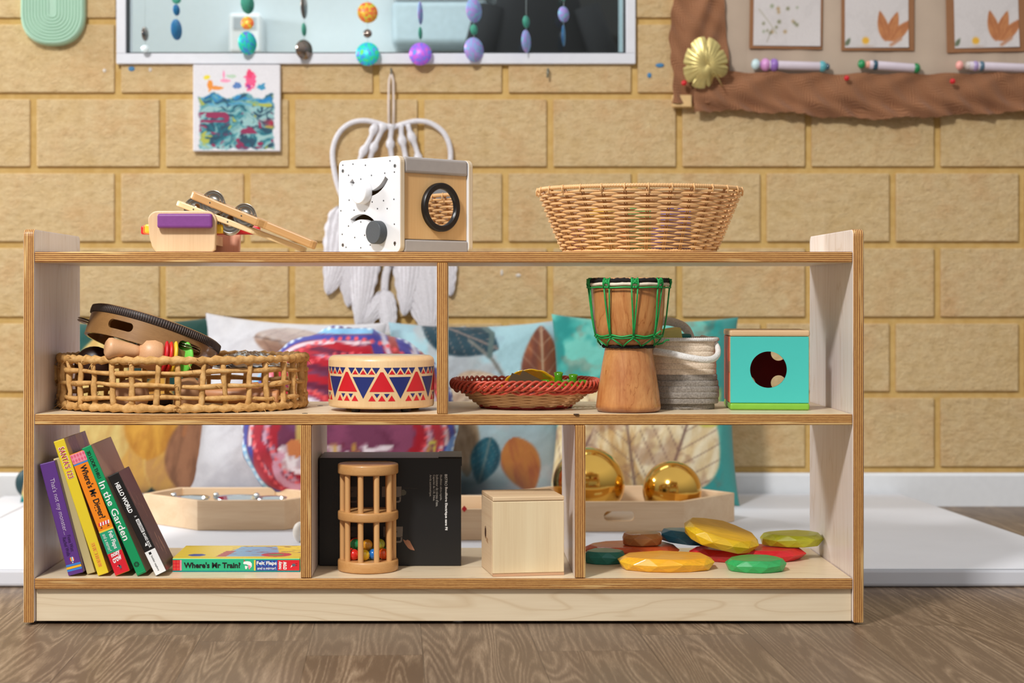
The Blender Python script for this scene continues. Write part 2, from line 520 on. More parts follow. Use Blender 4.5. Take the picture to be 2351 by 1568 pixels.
# ------------------------------------------------------------------ window into the next room
M_ALU = plain('white_powder_coat', rgb(224, 226, 232), .35, var=.02)
M_GASKET = plain('black_gasket', rgb(22, 30, 34), .6)
fw = .0225
b = MB()
yf, yb = WALL_Y - .012, WALL_Y + .07
b.box((wx0 + .001, yf, wz0 - .001), (wx1 - .001, yb, wz0 + fw), M_ALU, r=.0015)
b.box((wx0 + .001, yf, wz0 + fw), (wx0 + fw, yb, wz1), M_ALU, r=.0015)
b.box((wx1 - fw, yf, wz0 + fw), (wx1 - .001, yb, wz1), M_ALU, r=.0015)
b.box((wx0 + fw, yf, wz1 - fw), (wx1 - fw, yb, wz1), M_ALU, r=.0015)
win = struct(b.build('window_1'))
b = MB(); g = .0035; y0 = WALL_Y + .012
for lo, hi in (((wx0 + fw, wz0 + fw), (wx1 - fw, wz0 + fw + g)), ((wx0 + fw, wz0 + fw), (wx0 + fw + g, wz1 - fw)), ((wx1 - fw - g, wz0 + fw), (wx1 - fw, wz1 - fw))):
    b.box((lo[0], WALL_Y - .004, lo[1]), (hi[0], y0 + .01, hi[1]), M_GASKET)
b.build('gasket', win)
m, nt, bb = newmat('window_glass'); setb(bb, .02, spec=.4)
nt.nodes.remove(bb)
out = nt.nodes['Material Output']
tr = nt.nodes.new('ShaderNodeBsdfTransparent'); tr.inputs[0].default_value = (.93, .97, .98, 1)
gl = nt.nodes.new('ShaderNodeBsdfGlossy'); gl.inputs['Roughness'].default_value = .03
fr = nt.nodes.new('ShaderNodeFresnel'); fr.inputs[0].default_value = 1.45
mx = nt.nodes.new('ShaderNodeMixShader')
nt.links.new(mathn(nt, 'MULTIPLY', fr.outputs[0], .45), mx.inputs[0]); nt.links.new(tr.outputs[0], mx.inputs[1]); nt.links.new(gl.outputs[0], mx.inputs[2])
nt.links.new(mx.outputs[0], out.inputs[0])
M_GLASS = m
b = MB(); b.box((wx0 + fw, y0 + .002, wz0 + fw), (wx1 - fw, y0 + .006, wz1 - fw), M_GLASS); b.build('pane', win)

# the room beyond the glass
M_NEXT = plain('pale_blue_wall_paint', rgb(206, 216, 220), .7, var=.02)
b = MB(); b.box((-1.9, 2.75, 0), (1.9, 2.80, 2.4), M_NEXT); struct(b.build('wall_next_room'), 'pale blue wall of the room beyond the window')
b = MB(); b.box((-3.2, WALL_Y + .1, -.05), (3.2, 2.8, 0), plain('grey_vinyl', rgb(150, 150, 150), .5)); struct(b.build('floor_next_room'))
area_light('next_room_fill_light', (-.3, 2.1, 2.35), (-.3, 2.5, .9), .9, 17, (.97, .99, 1.0))  # unseen fill light, added to brighten the room beyond the glass
M_PLASTIC = plain('white_plastic', rgb(235, 238, 240), .3, var=.01)
t = thing('soap_dispenser', 'white box dispenser on the pale wall seen through the left of the window', 'dispenser', (XX(562, 2.65), 2.75, ZZ(122, 2.65)))
b = MB(); b.box((-.048, -.10, 0), (.048, -.002, .12), M_PLASTIC, r=.01, seg=3); b.build('case', t)
b = MB(); b.box((-.035, -.102, .07), (.035, -.0985, .108), plain('grey_plastic', rgb(180, 188, 194), .35), r=.001); b.build('panel', t)
t = thing('paper_towel_dispenser', 'large pale dispenser with a white lid seen through the middle of the window', 'dispenser', (XX(1012, 2.65), 2.75, ZZ(108, 2.65)))
b = MB(); b.box((-.145, -.13, 0), (.145, -.002, .135), plain('pale_grey_plastic', rgb(178, 196, 204), .35), r=.02, seg=4); b.build('case', t)
b = MB(); b.box((-.148, -.135, .135), (.148, -.002, .30), M_PLASTIC, r=.02, seg=4); b.build('lid', t)
M_COAT = plain('black_cloth', rgb(9, 10, 14), .9)
t = thing('jacket_on_rack', 'black jacket hanging in the next room behind the right part of the window', 'jacket', (XX(1235, 2.3), 2.32, 1.35))
b = MB()
prof = [(0, -.62), (.17, -.60), (.185, -.35), (.15, -.18), (.11, -.05), (.04, .02), (0, .03)]
b.lathe(prof, M_COAT, seg=40, fn=lambda a, r, z: (math.cos(a) * (1 + .03 * math.cos(6 * a)), math.sin(a) * .4)); b.build('body', t)
b = MB(); b.tube([(.13, 0, -.08), (.19, 0, -.25), (.20, 0, -.52)], [.045, .05, .04], M_COAT, seg=12); b.build('sleeve', t)
b = MB(); b.tube([(-.13, 0, -.08), (-.17, -.02, -.25), (-.165, -.02, -.52)], [.045, .05, .04], M_COAT, seg=12); b.build('sleeve', t)
M_DARKDOOR = plain('black_cupboard_laminate', rgb(8, 6, 5), .6)
t = thing('dark_cupboard', 'tall black cupboard in the next room at the right end of the window', 'cupboard', (XX(1360, 2.5), 2.55, 0))
b = MB(); b.box((-.25, 0, 0), (.20, .18, 1.9), M_DARKDOOR, r=.003); b.build('carcass', t)
b = MB(); b.box((-.247, -.018, .02), (.197, -.001, 1.88), M_DARKDOOR, r=.003); b.build('door', t)
t = tag(MB().box((XX(1420, 1.9), 1.75, .4), (XX(1436, 1.9), 1.90, 1.75), plain('pale_blue_edge', rgb(190, 216, 224), .4), r=.002).build('door_edge_panel'), 'narrow pale blue upright standing against the right end of the window, beyond the glass', 'panel')

# ------------------------------------------------------------------ plywood shelf unit
def ply_mat(name, axis, scale_len):
    """edge of layered plywood: `axis` counts the plies"""
    m, nt, b = newmat(name); setb(b, .42, spec=.4, coat=.15)
    tc = nt.nodes.new('ShaderNodeTexCoord'); sep = nt.nodes.new('ShaderNodeSeparateXYZ')
    nt.links.new(tc.outputs['Object'], sep.inputs[0])
    t = sep.outputs[axis]
    sc = {'X': (26, 4, 1.3), 'Y': (1.3, 26, 4), 'Z': (1.3, 4, 26)}[axis]
    wob = noise_node(nt, tex_coords(nt, sc), 3.2, 4, .6)
    w = mathn(nt, 'ADD', mathn(nt, 'MULTIPLY', t, 1 / .00262), mathn(nt, 'MULTIPLY', mathn(nt, 'SUBTRACT', wob, .5), .9))
    fr = mathn(nt, 'FRACT', w)
    k = mathn(nt, 'ABSOLUTE', mathn(nt, 'SUBTRACT', fr, .5))          # 0 on a dark ply
    sp = {'X': (300, 300, 60), 'Y': (60, 300, 300), 'Z': (60, 300, 300)}[axis]
    sp = noise_node(nt, tex_coords(nt, sp), 2.2, 3, .7)
    dk = noise_node(nt, tex_coords(nt, (7, 7, 7)), 1.3, 3, .5)
    k2 = mathn(nt, 'ADD', k, mathn(nt, 'MULTIPLY', mathn(nt, 'SUBTRACT', sp, .5), .22))
    c = ramp(nt, k2, [(.10, rgb(104, 58, 26)), (.21, rgb(158, 100, 50)), (.30, rgb(212, 160, 90)), (.5, rgb(228, 182, 112))])
    pale = noise_node(nt, tex_coords(nt, {'X': (90, 90, 6), 'Y': (6, 90, 90), 'Z': (6, 90, 90)}[axis]), 1.1, 2, .5)
    c = mixc(nt, ramp(nt, pale, [(.60, (0, 0, 0, 1)), (.70, (.8, .8, .8, 1))]), c, rgb(226, 190, 128))
    c = mixc(nt, ramp(nt, dk, [(.3, (.25, .25, .25, 1)), (.6, (0, 0, 0, 1))]), c, rgb(150, 92, 44))
    nt.links.new(c, b.inputs['Base Color'])
    bump(nt, b, k2, .15, .0004)
    return m
def maple_mat(name, axis, g=1.0, bl=1.0):
    m, nt, b = newmat(name); setb(b, .36, spec=.4)
    sc = {'X': (1.1, 8, 8), 'Z': (8, 8, 1.1)}[axis]
    v = tex_coords(nt, sc)
    f = noise_node(nt, v, 1.7, 3, .5, .35)
    line = mathn(nt, 'ABSOLUTE', mathn(nt, 'SUBTRACT', mathn(nt, 'FRACT', mathn(nt, 'MULTIPLY', f, 9.0)), .5))
    fine = noise_node(nt, tex_coords(nt, {'X': (5, 170, 170), 'Z': (170, 170, 5)}[axis]), 2, 3, .6)
    c = ramp(nt, line, [(.0, rgb(214, 194 * g, 172 * bl)), (.09, rgb(226, 210 * g, 192 * bl)), (.5, rgb(230, 215 * g, 198 * bl))])
    c = mixc(nt, ramp(nt, fine, [(.35, (.28, .28, .28, 1)), (.6, (0, 0, 0, 1))]), c, rgb(214, 192 * g, 170 * bl))
    nt.links.new(c, b.inputs['Base Color'])
    return m
M_PLY_V = ply_mat('plywood_edge_upright', 'X', 1)
M_PLY_H = ply_mat('plywood_edge_level', 'Z', 1)
M_MAPLE_V, M_MAPLE_H = maple_mat('pale_maple_upright', 'Z', 1.02, 1.08), maple_mat('pale_maple_level', 'X', .985, .91)
DEP = .300
XL0, XL1, XR0, XR1 = -.6170, -.6010, .5680, .5840
Z_TOP, Z_MID, Z_BOT = .5335, .3014, .0670     # upper faces of the three boards
TH = .0155
unit = thing('shelf_unit', 'low open plywood shelf unit with pale maple faces, standing on the floor across the picture', 'shelf unit', (0, 0, 0))
def side(x0, x1):
    pts = []
    for (cy, cz, a0) in ((DEP - .010, .566 - .010, 0), (.010, .566 - .010, 90)):
        for i in range(6):
            a = math.radians(a0 + 18 * i); pts.append((cy + .010 * math.cos(a), cz + .010 * math.sin(a)))
    pts += [(0, .004), (DEP, .004)]
    b = MB(); b.prism(pts, x0, x1, M_MAPLE_V, r=.0022, seg=2, plane='YZ', side=M_PLY_V)
    return b.build('side_panel', unit)
side(XL0, XL1); side(XR0, XR1)
def board(z, name='shelf_board'):
    b = MB(); b.box((XL1 + .0004, .0005, z - TH), (XR0 - .0004, DEP - .001, z), M_MAPLE_H, r=.0012, seg=1, edge_mat=M_PLY_H, axis=2)
    return b.build(name, unit)
board(Z_TOP); board(Z_MID); board(Z_BOT)
def divider(u0, u1, z0, z1):
    b = MB(); b.box((XX(u0, 0), .0008, z0 + .0004), (XX(u1, 0), DEP - .001, z1 - .0004), M_MAPLE_V, r=.001, seg=1, edge_mat=M_PLY_V, axis=0)
    b.build('divider', unit)
divider(1003, 1028, Z_MID, Z_TOP - TH)
divider(690, 715, Z_BOT, Z_MID - TH)
divider(1320, 1344.5, Z_BOT, Z_MID - TH)
b = MB(); b.box((XL1 + .0004, .008, .0045), (XR0 - .0004, .024, Z_BOT - TH - .0003), M_MAPLE_H, r=.0006, seg=1); b.build('plinth', unit)
b = MB(); b.box((XL1 + .0004, DEP - .03, .0045), (XR0 - .0004, DEP - .014, Z_BOT - TH - .0003), M_MAPLE_H, r=.0006, seg=1); b.build('back_rail', unit)
M_GLIDE = plain('white_glide', rgb(225, 226, 230), .4)
for x in (XL0 + .008, XX(1052, .03), XR1 - .008):
    for y in (.035, .27):
        b = MB(); b.cyl((x, y, 0), (x, y, .0044), .0085 if x == XX(1052, .03) else .006, M_GLIDE); b.build('glide', unit)
M_SCREW = plain('steel_screw', rgb(150, 145, 140), .3, metal=1)
for (u, v) in ((700, 949.5), (735, 931.5), (1323, 951)):
    y = .1686 * FPX / (v - PY) - CAM_D
    p = (XX(u, y), y, Z_MID)
    b = MB(); b.cyl(p, (p[0], p[1], Z_MID + .0006), .0042, M_SCREW, seg=16); b.cyl((p[0], p[1], Z_MID + .0005), (p[0], p[1], Z_MID + .0007), .002, M_GASKET, seg=6)
    b.build('screw', unit)

# ------------------------------------------------------------------ foam mat behind the shelf
M_MAT = plain('pale_grey_vinyl_mat', rgb(216, 218, 224), .55, var=.02, nscale=9, bmp=.15)
MAT_Z = .030
mt = thing('foam_mat', 'pale grey foam floor mat lying between the shelf unit and the brick wall', 'mat', (0, 0, 0))
b = MB()
y0, y1 = .318, WALL_Y - .02
b.prism([(-.905, y0), (1.075, y0), (.995, y1 - .004), (-.905, y1 - .004)], .0003, MAT_Z, M_MAT, r=.006, seg=3, plane='XY'); b.build('mat_panel', mt)
b = MB(); b.prism([(-1.0, y0 + .01), (-.909, y0 + .01), (-.909, y1 - .03), (-1.0, y1 - .03)], .0003, MAT_Z - .002, M_MAT, r=.005, seg=3, plane='XY'); b.build('mat_panel', mt)
b = MB(); b.tube([(-.90, y0 + .003, MAT_Z - .0015), (0, y0 + .003, MAT_Z - .0015), (1.07, y0 + .003, MAT_Z - .0015)], .0016, M_MAT, seg=8); b.build('piping', mt)
# ================================================================== on top of the shelf unit
M_TOYWOOD = wood('toy_beech', rgb(238, 208, 168), rgb(222, 184, 140), 'X', .5)
M_TOYWOOD_Z = wood('toy_beech_upright', rgb(226, 194, 154), rgb(210, 172, 130), 'Z', .5)
M_STICK = wood('light_stick_wood', rgb(238, 212, 164), rgb(222, 188, 132), 'X', .45)
M_STICK2 = wood('tan_stick_wood', rgb(208, 162, 104), rgb(184, 132, 76), 'X', .45)
M_STEEL = plain('bright_steel', rgb(172, 164, 152), .2, metal=1, var=.06)
M_PURPLE = plain('purple_paint', rgb(128, 62, 136), .5, var=.05, nscale=200)
M_RED = plain('red_paint', rgb(205, 28, 38), .42)
M_YELLOW = plain('yellow_paint', rgb(238, 196, 50), .42)
M_ORANGE = plain('orange_paint', rgb(238, 120, 40), .42)
M_BLUE = plain('blue_paint', rgb(20, 130, 185), .42)
M_GREEN = plain('green_paint', rgb(60, 160, 60), .42)
M_PINKWOOD = wood('pinkish_wood', rgb(232, 176, 148), rgb(216, 156, 128), 'Z', .5)
M_BLACK = plain('black_paint', rgb(20, 20, 22), .45)

# xylophone block
Y0 = .035
t = thing('toy_xylophone', 'small pale wooden toy xylophone with a purple bar in front, on the top board', 'xylophone', (XX(418, Y0), Y0, Z_TOP))
w = (497 - 340) * (CAM_D + Y0) / FPX; h = ZZ(484, Y0) - Z_TOP
pts = [(-w / 2 + .012, 0), (w / 2 - .006, 0), (w / 2 - .002, .004)]
for i in range(7): a = PI / 2 * i / 6; pts.append((w / 2 - .014 + .014 * math.cos(a), h - .014 + .014 * math.sin(a)))
for i in range(7): a = PI / 2 * (1 + i / 6); pts.append((-w / 2 + .014 + .014 * math.cos(a), h - .014 + .014 * math.sin(a)))
pts += [(-w / 2 + .002, .022), (-w / 2 + .006, .008)]
b = MB(); b.prism(pts, 0, .014, M_TOYWOOD_Z, r=.002, seg=2); b.build('front_end', t)
b = MB(); b.prism([(x * .98 + .022, z * .92 if z > .01 else z) for x, z in pts], .115, .129, M_PINKWOOD, r=.002, seg=2); b.build('rear_end', t, label='pinkish wooden rear end')
b = MB(); b.box((-w / 2 + .020, .012, .012), (w / 2 - .006, .118, .026), M_TOYWOOD); b.build('resonator', t)
b = MB(); b.box((-.0345, -.0115, h - .0255), (.045, -.0003, h - .0045), M_PURPLE, r=.0035, seg=3); b.build('bar', t, label='purple front bar')
for i, (mm, x0, x1) in enumerate(((M_YELLOW, -.0575, .057), (M_ORANGE, -.0650, .066), (M_RED, -.0728, .104))):
    b = MB(); b.box((x0, .018 + i * .026, .0285), (x1, .036 + i * .026, .0415), mm, r=.0025); b.build('bar', t, label=('yellow bar', 'orange bar', 'long red bar at the back')[i])
b = MB(); b.box((-.004, .072, .042), (.042, .088, h + .010), M_BLUE, r=.003); b.build('bar', t, label='blue upright bar')
b = MB(); b.box((.046, .060, .042), (.075, .072, h + .006), plain('lime_paint', rgb(190, 205, 50), .42), r=.003); b.build('bar', t, label='lime upright bar')

# jingle sticks
def jingle_stick(label, pa, pb, head, mwood, jing, wid, th, neck):
    """pa nose, pb handle end; the flat side lies level across Y, the jingles stand in the slots"""
    A, B = Vector(pa), Vector(pb); L = (B - A).length
    d = (B - A).normalized()
    ang = math.atan2(-d.z, d.x)
    t = thing('jingle_stick', label, 'jingle stick', A, (0, ang, math.atan2(d.y, d.x) * 1.0), 'jingle sticks on the top board')
    W = wid / 2; HL = head
    slots = []
    b = MB()
    nose = [(W * .9 - W * .9 * math.cos(a), W * math.sin(a)) for a in [PI * (-.5 + i / 12) for i in range(13)]]
    nose = [(W * .9 * (1 - math.cos(q)), W * math.sin(q)) for q in [(-PI / 2) + PI * i / 12 for i in range(13)]]
    out = nose[:]
    for i in range(5):
        s_ = i / 4; out.append((HL + neck * s_, W + (W * .50 - W) * (3 * s_ * s_ - 2 * s_ ** 3)))
    for i in range(7):
        q = PI / 2 - PI * i / 6; out.append((L - W * .5 + W * .5 * math.cos(q), W * .5 * math.sin(q)))
    for i in range(5):
        s_ = 1 - i / 4; out.append((HL + neck * s_, -(W + (W * .50 - W) * (3 * s_ * s_ - 2 * s_ ** 3))))
    b.prism(out, -th / 2, th / 2, mwood, r=.0016, seg=2, plane='XY')
    body = b.build('stick', t)
    cuts = []
    for jx in jing:
        c = MB(); c.prism([(jx + x, y) for x, y in rrect(.036, wid * .42, wid * .2, 4)], -th, th, mwood, plane='XY'); cuts.append(c)
    carve(body, cuts)
    for jx in jing:
        b = MB(); b.cyl((jx, -W - .0004, 0), (jx, W + .0004, 0), .0012, M_STEEL, seg=10); b.build('pin', t)
        for k, yy in enumerate((-.0026, .0026)):
            sg = -1 if yy < 0 else 1
            R = .0178
            prof = [(0, .0026), (.0035, .0024), (.0055, .0012), (.0065, .0003), (.0120, .0000), (.0132, .0006), (.0145, .0001), (R - .0012, .0003), (R, .0010), (R, .0004), (R - .0015, -.0004), (.008, -.0006), (0, -.0006)]
            b = MB(); b.lathe(prof, M_STEEL, seg=32, M=Matrix.Translation((jx, yy, (-.002 if k else .001))) @ Matrix.Rotation(PI / 2 * (1 if sg < 0 else -1), 4, 'X'))
            b.build('jingle', t)
    return t
jingle_stick('tan wooden jingle stick lying uppermost across the pale one', P(441, 446, .062), P(727, 562, .020), .112, M_STICK2, (.036, .088), .030, .0115, .014)
jingle_stick('pale wooden jingle stick leaning on the toy xylophone under the tan one', P(407, 466, .066), P(704, 574, .045), .122, M_STICK, (.030, .084), .030, .0085, .014)

# activity cube
M_WPAINT = plain('white_painted_wood', rgb(218, 218, 220), .38, var=.012)
M_EDGE = wood('raw_mdf_edge', rgb(222, 204, 176), rgb(196, 172, 140), 'Z', .7)
M_GREYP = plain('warm_grey_paint', rgb(168, 160, 155), .45, var=.03, bmp=.1)
M_PANEL = wood('golden_ply', rgb(222, 180, 124), rgb(210, 162, 104), 'Z', .45)
M_MIRROR = plain('mirror', rgb(235, 235, 235), .01, metal=1, var=0)
NY = .034
N = (XX(919, NY), NY, Z_TOP)
SIDE, CH = .1440, .1405
t = thing('activity_cube', 'white dotted wooden activity cube with two knobs and a round mirror, on the top board', 'activity cube', N, (0, 0, math.atan2(.675, .742)))
# local x runs right and back along the mirror face, local y runs left and back along the dotted face
def plate(x0, x1, name):
    pts = [(SIDE / 2 + p[0], CH / 2 + p[1] + .0002) for p in rrect(SIDE, CH, .0095, 5)]
    b = MB(); b.prism(pts, x0, x1, M_WPAINT, r=.0016, seg=2, plane='YZ', side=M_EDGE)
    return b.build(name, t)
pa = plate(0, .0092, 'dotted_plate')
def arc_slot(cy, cz, R, a0, a1, w):
    o_ = []
    n = 14
    for i in range(n + 1):
        a = math.radians(a0 + (a1 - a0) * i / n); o_.append((cy + (R + w) * math.cos(a), cz + (R + w) * math.sin(a)))
    for i in range(n + 1):
        a = math.radians(a1 + (a0 - a1) * i / n); o_.append((cy + (R - w) * math.cos(a), cz + (R - w) * math.sin(a)))
    c = MB(); c.prism(o_, -.004, .02, M_WPAINT, plane='YZ'); return c
carve(pa, [arc_slot(.072, .1385, .0505, 215, 325, .0040), arc_slot(.090, .0080, .0465, 60, 148, .0040)])
def dots_on(o, x0):
    d = MB(); rr = random.Random(5)
    for r_ in range(8):
        for c_ in range(5):
            y = (c_ + .5 + (.42 if r_ % 2 else -.1)) * SIDE / 5.2 + rr.uniform(-.004, .004); z = (r_ + .5) * CH / 8 + rr.uniform(-.004, .004)
            if not (.008 < y < SIDE - .006 and .006 < z < CH - .006): continue
            if math.hypot(y - .080, z - .090) < .021 or math.hypot(y - .046, z - .030) < .021: continue
            if .050 < z < .062 and .05 < y < .125: continue
            if .085 < z < .115 and (y < .062 or y > .098): continue
            n_ = 10; k0 = len(d.v)
            d.add([(x0 - .0002, y + .0012 * math.cos(2 * PI * q / n_), z + .0012 * math.sin(2 * PI * q / n_)) for q in range(n_)], [list(range(n_))], M_BLACK)
    bm_ = bmesh.new(); bm_.from_mesh(o.data); me = o.data
    me.materials.append(M_BLACK); k = len(me.materials) - 1
    for f in d.f:
        vs = [bm_.verts.new(d.v[q]) for q in f]; ff = bm_.faces.new(vs); ff.material_index = k
    bm_.to_mesh(me); bm_.free()
dots_on(pa, 0)
plate(SIDE - .0092, SIDE, 'rear_plate')
b = MB()
b.box((.0095, .006, .008), (SIDE - .0095, SIDE - .006, CH - .006), plain('brown_cavity', rgb(110, 66, 42), .8))
for f in (): pass
b.v = []; b.f = []; b.mi = []; b.sm = []
b.box((.0100, .0045, .020), (SIDE - .0100, .0085, CH - .020), M_PANEL)
b.build('mirror_panel', t)
b = MB(); b.box((.0100, SIDE - .0085, .020), (SIDE - .0100, SIDE - .0045, CH - .020), M_PANEL); b.build('far_panel', t)
b = MB(); b.box((.0094, .0008, CH - .0245), (SIDE - .0094, SIDE - .0008, CH - .0006), M_GREYP, r=.004, seg=3); b.build('top_rail', t, label='grey top slab')
b = MB(); b.box((.0094, .0008, .0004), (SIDE - .0094, SIDE - .0008, .0190), M_GREYP, r=.0025, seg=2); b.build('bottom_rail', t, label='grey bottom slab')
b = MB(); b.cyl((0, .080, .0900), (-.0135, .080, .0900), .0172, plain('white_knob_paint', rgb(232, 232, 234), .35, var=.01), bev=.0015, seg=40); b.build('knob', t, label='white knob')
b = MB(); b.cyl((0, .046, .0300), (-.0135, .046, .0300), .0172, plain('charcoal_paint', rgb(62, 66, 70), .5, var=.22, nscale=900), bev=.0012, seg=40); b.build('knob', t, label='charcoal knob')
b = MB()
mc = (.0800, .0045, .0680)
prof = [(.0270, .0002), (.0270, .0058), (.0282, .0070), (.0348, .0072), (.0362, .0060), (.0362, .0002)]
M_RING = plain('black_ring_paint', rgb(20, 16, 15), .35)
for q_ in (prof[:3], prof[2:4], prof[3:]): b.lathe(q_, M_RING, seg=64, M=Matrix.Translation(mc) @ Matrix.Rotation(PI / 2, 4, 'X'))
ring = b.build('mirror_ring', t)
b = MB(); b.cyl((mc[0], mc[1] - .0002, mc[2]), (mc[0], mc[1] - .0032, mc[2]), .0270, M_MIRROR, seg=64, smooth=False); b.build('mirror_disc', ring)
for (y, z) in ((.012, .0135), (SIDE - .011, .0135), (.012, CH - .0145), (SIDE - .011, CH - .0155)):
    b = MB(); b.cyl((.0004, y, z), (-.0005, y, z), .0026, M_SCREW, seg=14); b.cyl((-.0004, y, z), (-.0006, y, z), .0012, M_GASKET, seg=6); b.build('screw', t)

# ------------------------------------------------------------------ woven helpers
def ell(rx, ry, z, a, n=2.0):
    c, s_ = math.cos(a), math.sin(a)
    if n != 2.0:
        k = (abs(c) ** n + abs(s_) ** n) ** (-1 / n)
        c, s_ = c * k, s_ * k
    return Vector((rx * c, ry * s_, z))
def weaver(mb, m, rx, ry, z, r, stakes, phase, amp, seg=5, wav=0.0, sub=6):
    pts = []
    n = stakes * sub
    for i in range(n):
        a = 2 * PI * i / n
        k = math.cos(a * stakes / 2 * 1.0 + phase)
        p = ell(rx + amp * k, ry + amp * k, z + wav * math.cos(a * stakes + phase * 0), a)
        pts.append(p)
    mb.tube(pts, r, m, seg=seg, closed=True)
def wrapped_ring(mb, m, rx, ry, z, r, turns, seg=8, depth=.25, n=2.0, jitter=0):
    """a ring bound round and round with a strand"""
    N_ = turns * 3; vs = []; fs = []; rj = random.Random(int(rx * 1e5))
    jj = [rj.uniform(-jitter, jitter) for _ in range(turns)]
    for i in range(N_):
        a = 2 * PI * i / N_; c = ell(rx, ry, z, a, n); c2 = ell(rx, ry, z, a + .01, n); tg = (c2 - c).normalized()
        out = Vector((tg.y, -tg.x, 0))
        prof = (1.0, 1.0 - depth * .5, 1 - depth)[(i % 3)] + jj[i // 3]
        for j in range(seg):
            w = 2 * PI * j / seg
            sh = .35 * r * math.sin(w)
            vs.append(c + (out * math.cos(w) + Vector((0, 0, 1)) * math.sin(w)) * r * prof + tg * sh)
    for i in range(N_):
        i2 = (i + 1) % N_
        for j in range(seg):
            j2 = (j + 1) % seg
            fs.append((i * seg + j, i2 * seg + j, i2 * seg + j2, i * seg + j2))
    mb.add(vs, fs, m, True)

# wicker basket
M_WICK = plain('tan_wicker', rgb(222, 174, 118), .38, var=.08, nscale=35, spec=.5)
M_WICK2 = plain('tan_wicker_stake', rgb(196, 146, 92), .45, var=.08, nscale=35)
BY = .150
bx = XX(1468, BY)
t = thing('wicker_basket', 'oval tan wicker basket with flared sides, on the right of the top board', 'basket', (bx, BY, Z_TOP))
RIMZ = .0970
def wr(f): return (.1150 + (.1505 - .1150) * f ** .95, .0900 + (.1190 - .0900) * f ** .95)
b = MB(); NS = 28
rows = 21
for k in range(rows):
    f = (k + .6) / rows; rx, ry = wr(f)
    weaver(b, M_WICK, rx, ry, .0065 + f * (RIMZ - .0115), .0020, NS, (k % 2) * PI, .0030, seg=5, wav=0, sub=6)
b.build('weave', t)
b = MB()
for i in range(NS):
    a = 2 * PI * (i + .0) / NS
    a = 2 * PI * i / NS + 0.0
    for da in (-.014, .010):
        pts = []
        for q in range(7):
            f = q / 6; rx, ry = wr(f); pts.append(ell(rx, ry, .003 + f * (RIMZ - .005), a + da))
        b.tube(pts, .0011, M_WICK2, seg=5)
b.build('stakes', t)
b = MB(); wrapped_ring(b, M_WICK, .1520, .1205, RIMZ, .0034, 230, depth=.22)
for i in range(0, NS):
    a = 2 * PI * i / NS; c = ell(.1520, .1205, RIMZ, a); b.tube([c + Vector((math.cos(a + .0) * .0036, math.sin(a) * .0036, -.009)), c + Vector((math.cos(a) * .0042, math.sin(a) * .0042, -.002)), c + Vector((math.cos(a) * .0025, math.sin(a) * .0025, .0032))], .0013, M_WICK, seg=5)
b.build('rim', t)
b = MB(); wrapped_ring(b, M_WICK, .1140, .0890, .0036, .0032, 150, depth=.22); b.build('foot_ring', t)
b = MB(); b.lathe([(0, 0), (1, 0), (1, .003), (0, .003)], M_WICK2, seg=48, M=Matrix.Translation((0, 0, .0015)), fn=lambda a, r, z: (math.cos(a) * .112, math.sin(a) * .087)); b.build('base', t)
M_TGREEN = plain('green_toy_plastic', rgb(40, 205, 110), .3)
M_TBLUE = plain('blue_toy_plastic', rgb(30, 70, 200), .3)
M_TYEL = plain('yellow_toy_plastic', rgb(245, 200, 30), .3)
M_TMAG = plain('magenta_toy_plastic', rgb(190, 60, 140), .3)
for (x, y, z, sx, mm, nm) in ((-.062, -.030, .012, .036, M_TYEL, 'yellow'), (-.006, -.052, .012, .034, M_TGREEN, 'green'), (.050, -.040, .012, .036, M_TBLUE, 'blue'),
                              (-.018, .000, .012, .030, M_ORANGE, 'orange'), (-.085, .012, .012, .028, M_TMAG, 'magenta'), (.020, .030, .012, .036, M_TBLUE, 'dark blue')):
    h_ = .060 if nm in ('green', 'blue', 'yellow') else .034
    o = thing('toy_block', nm + ' plastic toy block lying inside the wicker basket', 'toy block', (bx + x, BY + y, Z_TOP + .0046), (0, 0, x * 9))
    o['group'] = 'coloured toy blocks in the wicker basket'
    q = MB(); q.box((-sx / 2, -sx / 2.4, 0), (sx / 2, sx / 2.4, h_), mm, r=.002); q.build('brick', o)
    q = MB()
    for dx in (-.25, .25): q.cyl((dx * sx, 0, h_), (dx * sx, 0, h_ + .004), .005, mm, seg=16)
    q.build('studs', o)
# ================================================================== middle board
M_SEAG = None
def seagrass():
    m, nt, b = newmat('seagrass'); setb(b, .75, spec=.25)
    f = noise_node(nt, tex_coords(nt), 90, 4, .65)
    f2 = noise_node(nt, tex_coords(nt), 18, 2)
    c = ramp(nt, f, [(.28, rgb(166, 122, 66)), (.5, rgb(206, 160, 98)), (.72, rgb(226, 186, 128))])
    c = mixc(nt, ramp(nt, f2, [(.35, (.3, .3, .3, 1)), (.6, (0, 0, 0, 1))]), c, rgb(184, 136, 78))
    nt.links.new(c, b.inputs['Base Color']); bump(nt, b, f, .35, .001)
    return m
M_SEAG = seagrass()
CY = .150
cx = XX(421, CY)
t = thing('seagrass_basket', 'round openwork seagrass basket filled with instruments, at the left of the middle board', 'basket', (cx, CY, Z_MID))
RX, RY, BH = .1835, .1400, .0760
rj = random.Random(11)
b = MB(); wrapped_ring(b, M_SEAG, RX, RY, BH, .0072, 62, seg=9, depth=.36, jitter=.12); b.build('rim', t)
b = MB(); wrapped_ring(b, M_SEAG, RX - .001, RY - .001, .0074, .0072, 56, seg=9, depth=.38, jitter=.12); b.build('base_coil', t)
NV = 34
b = MB()
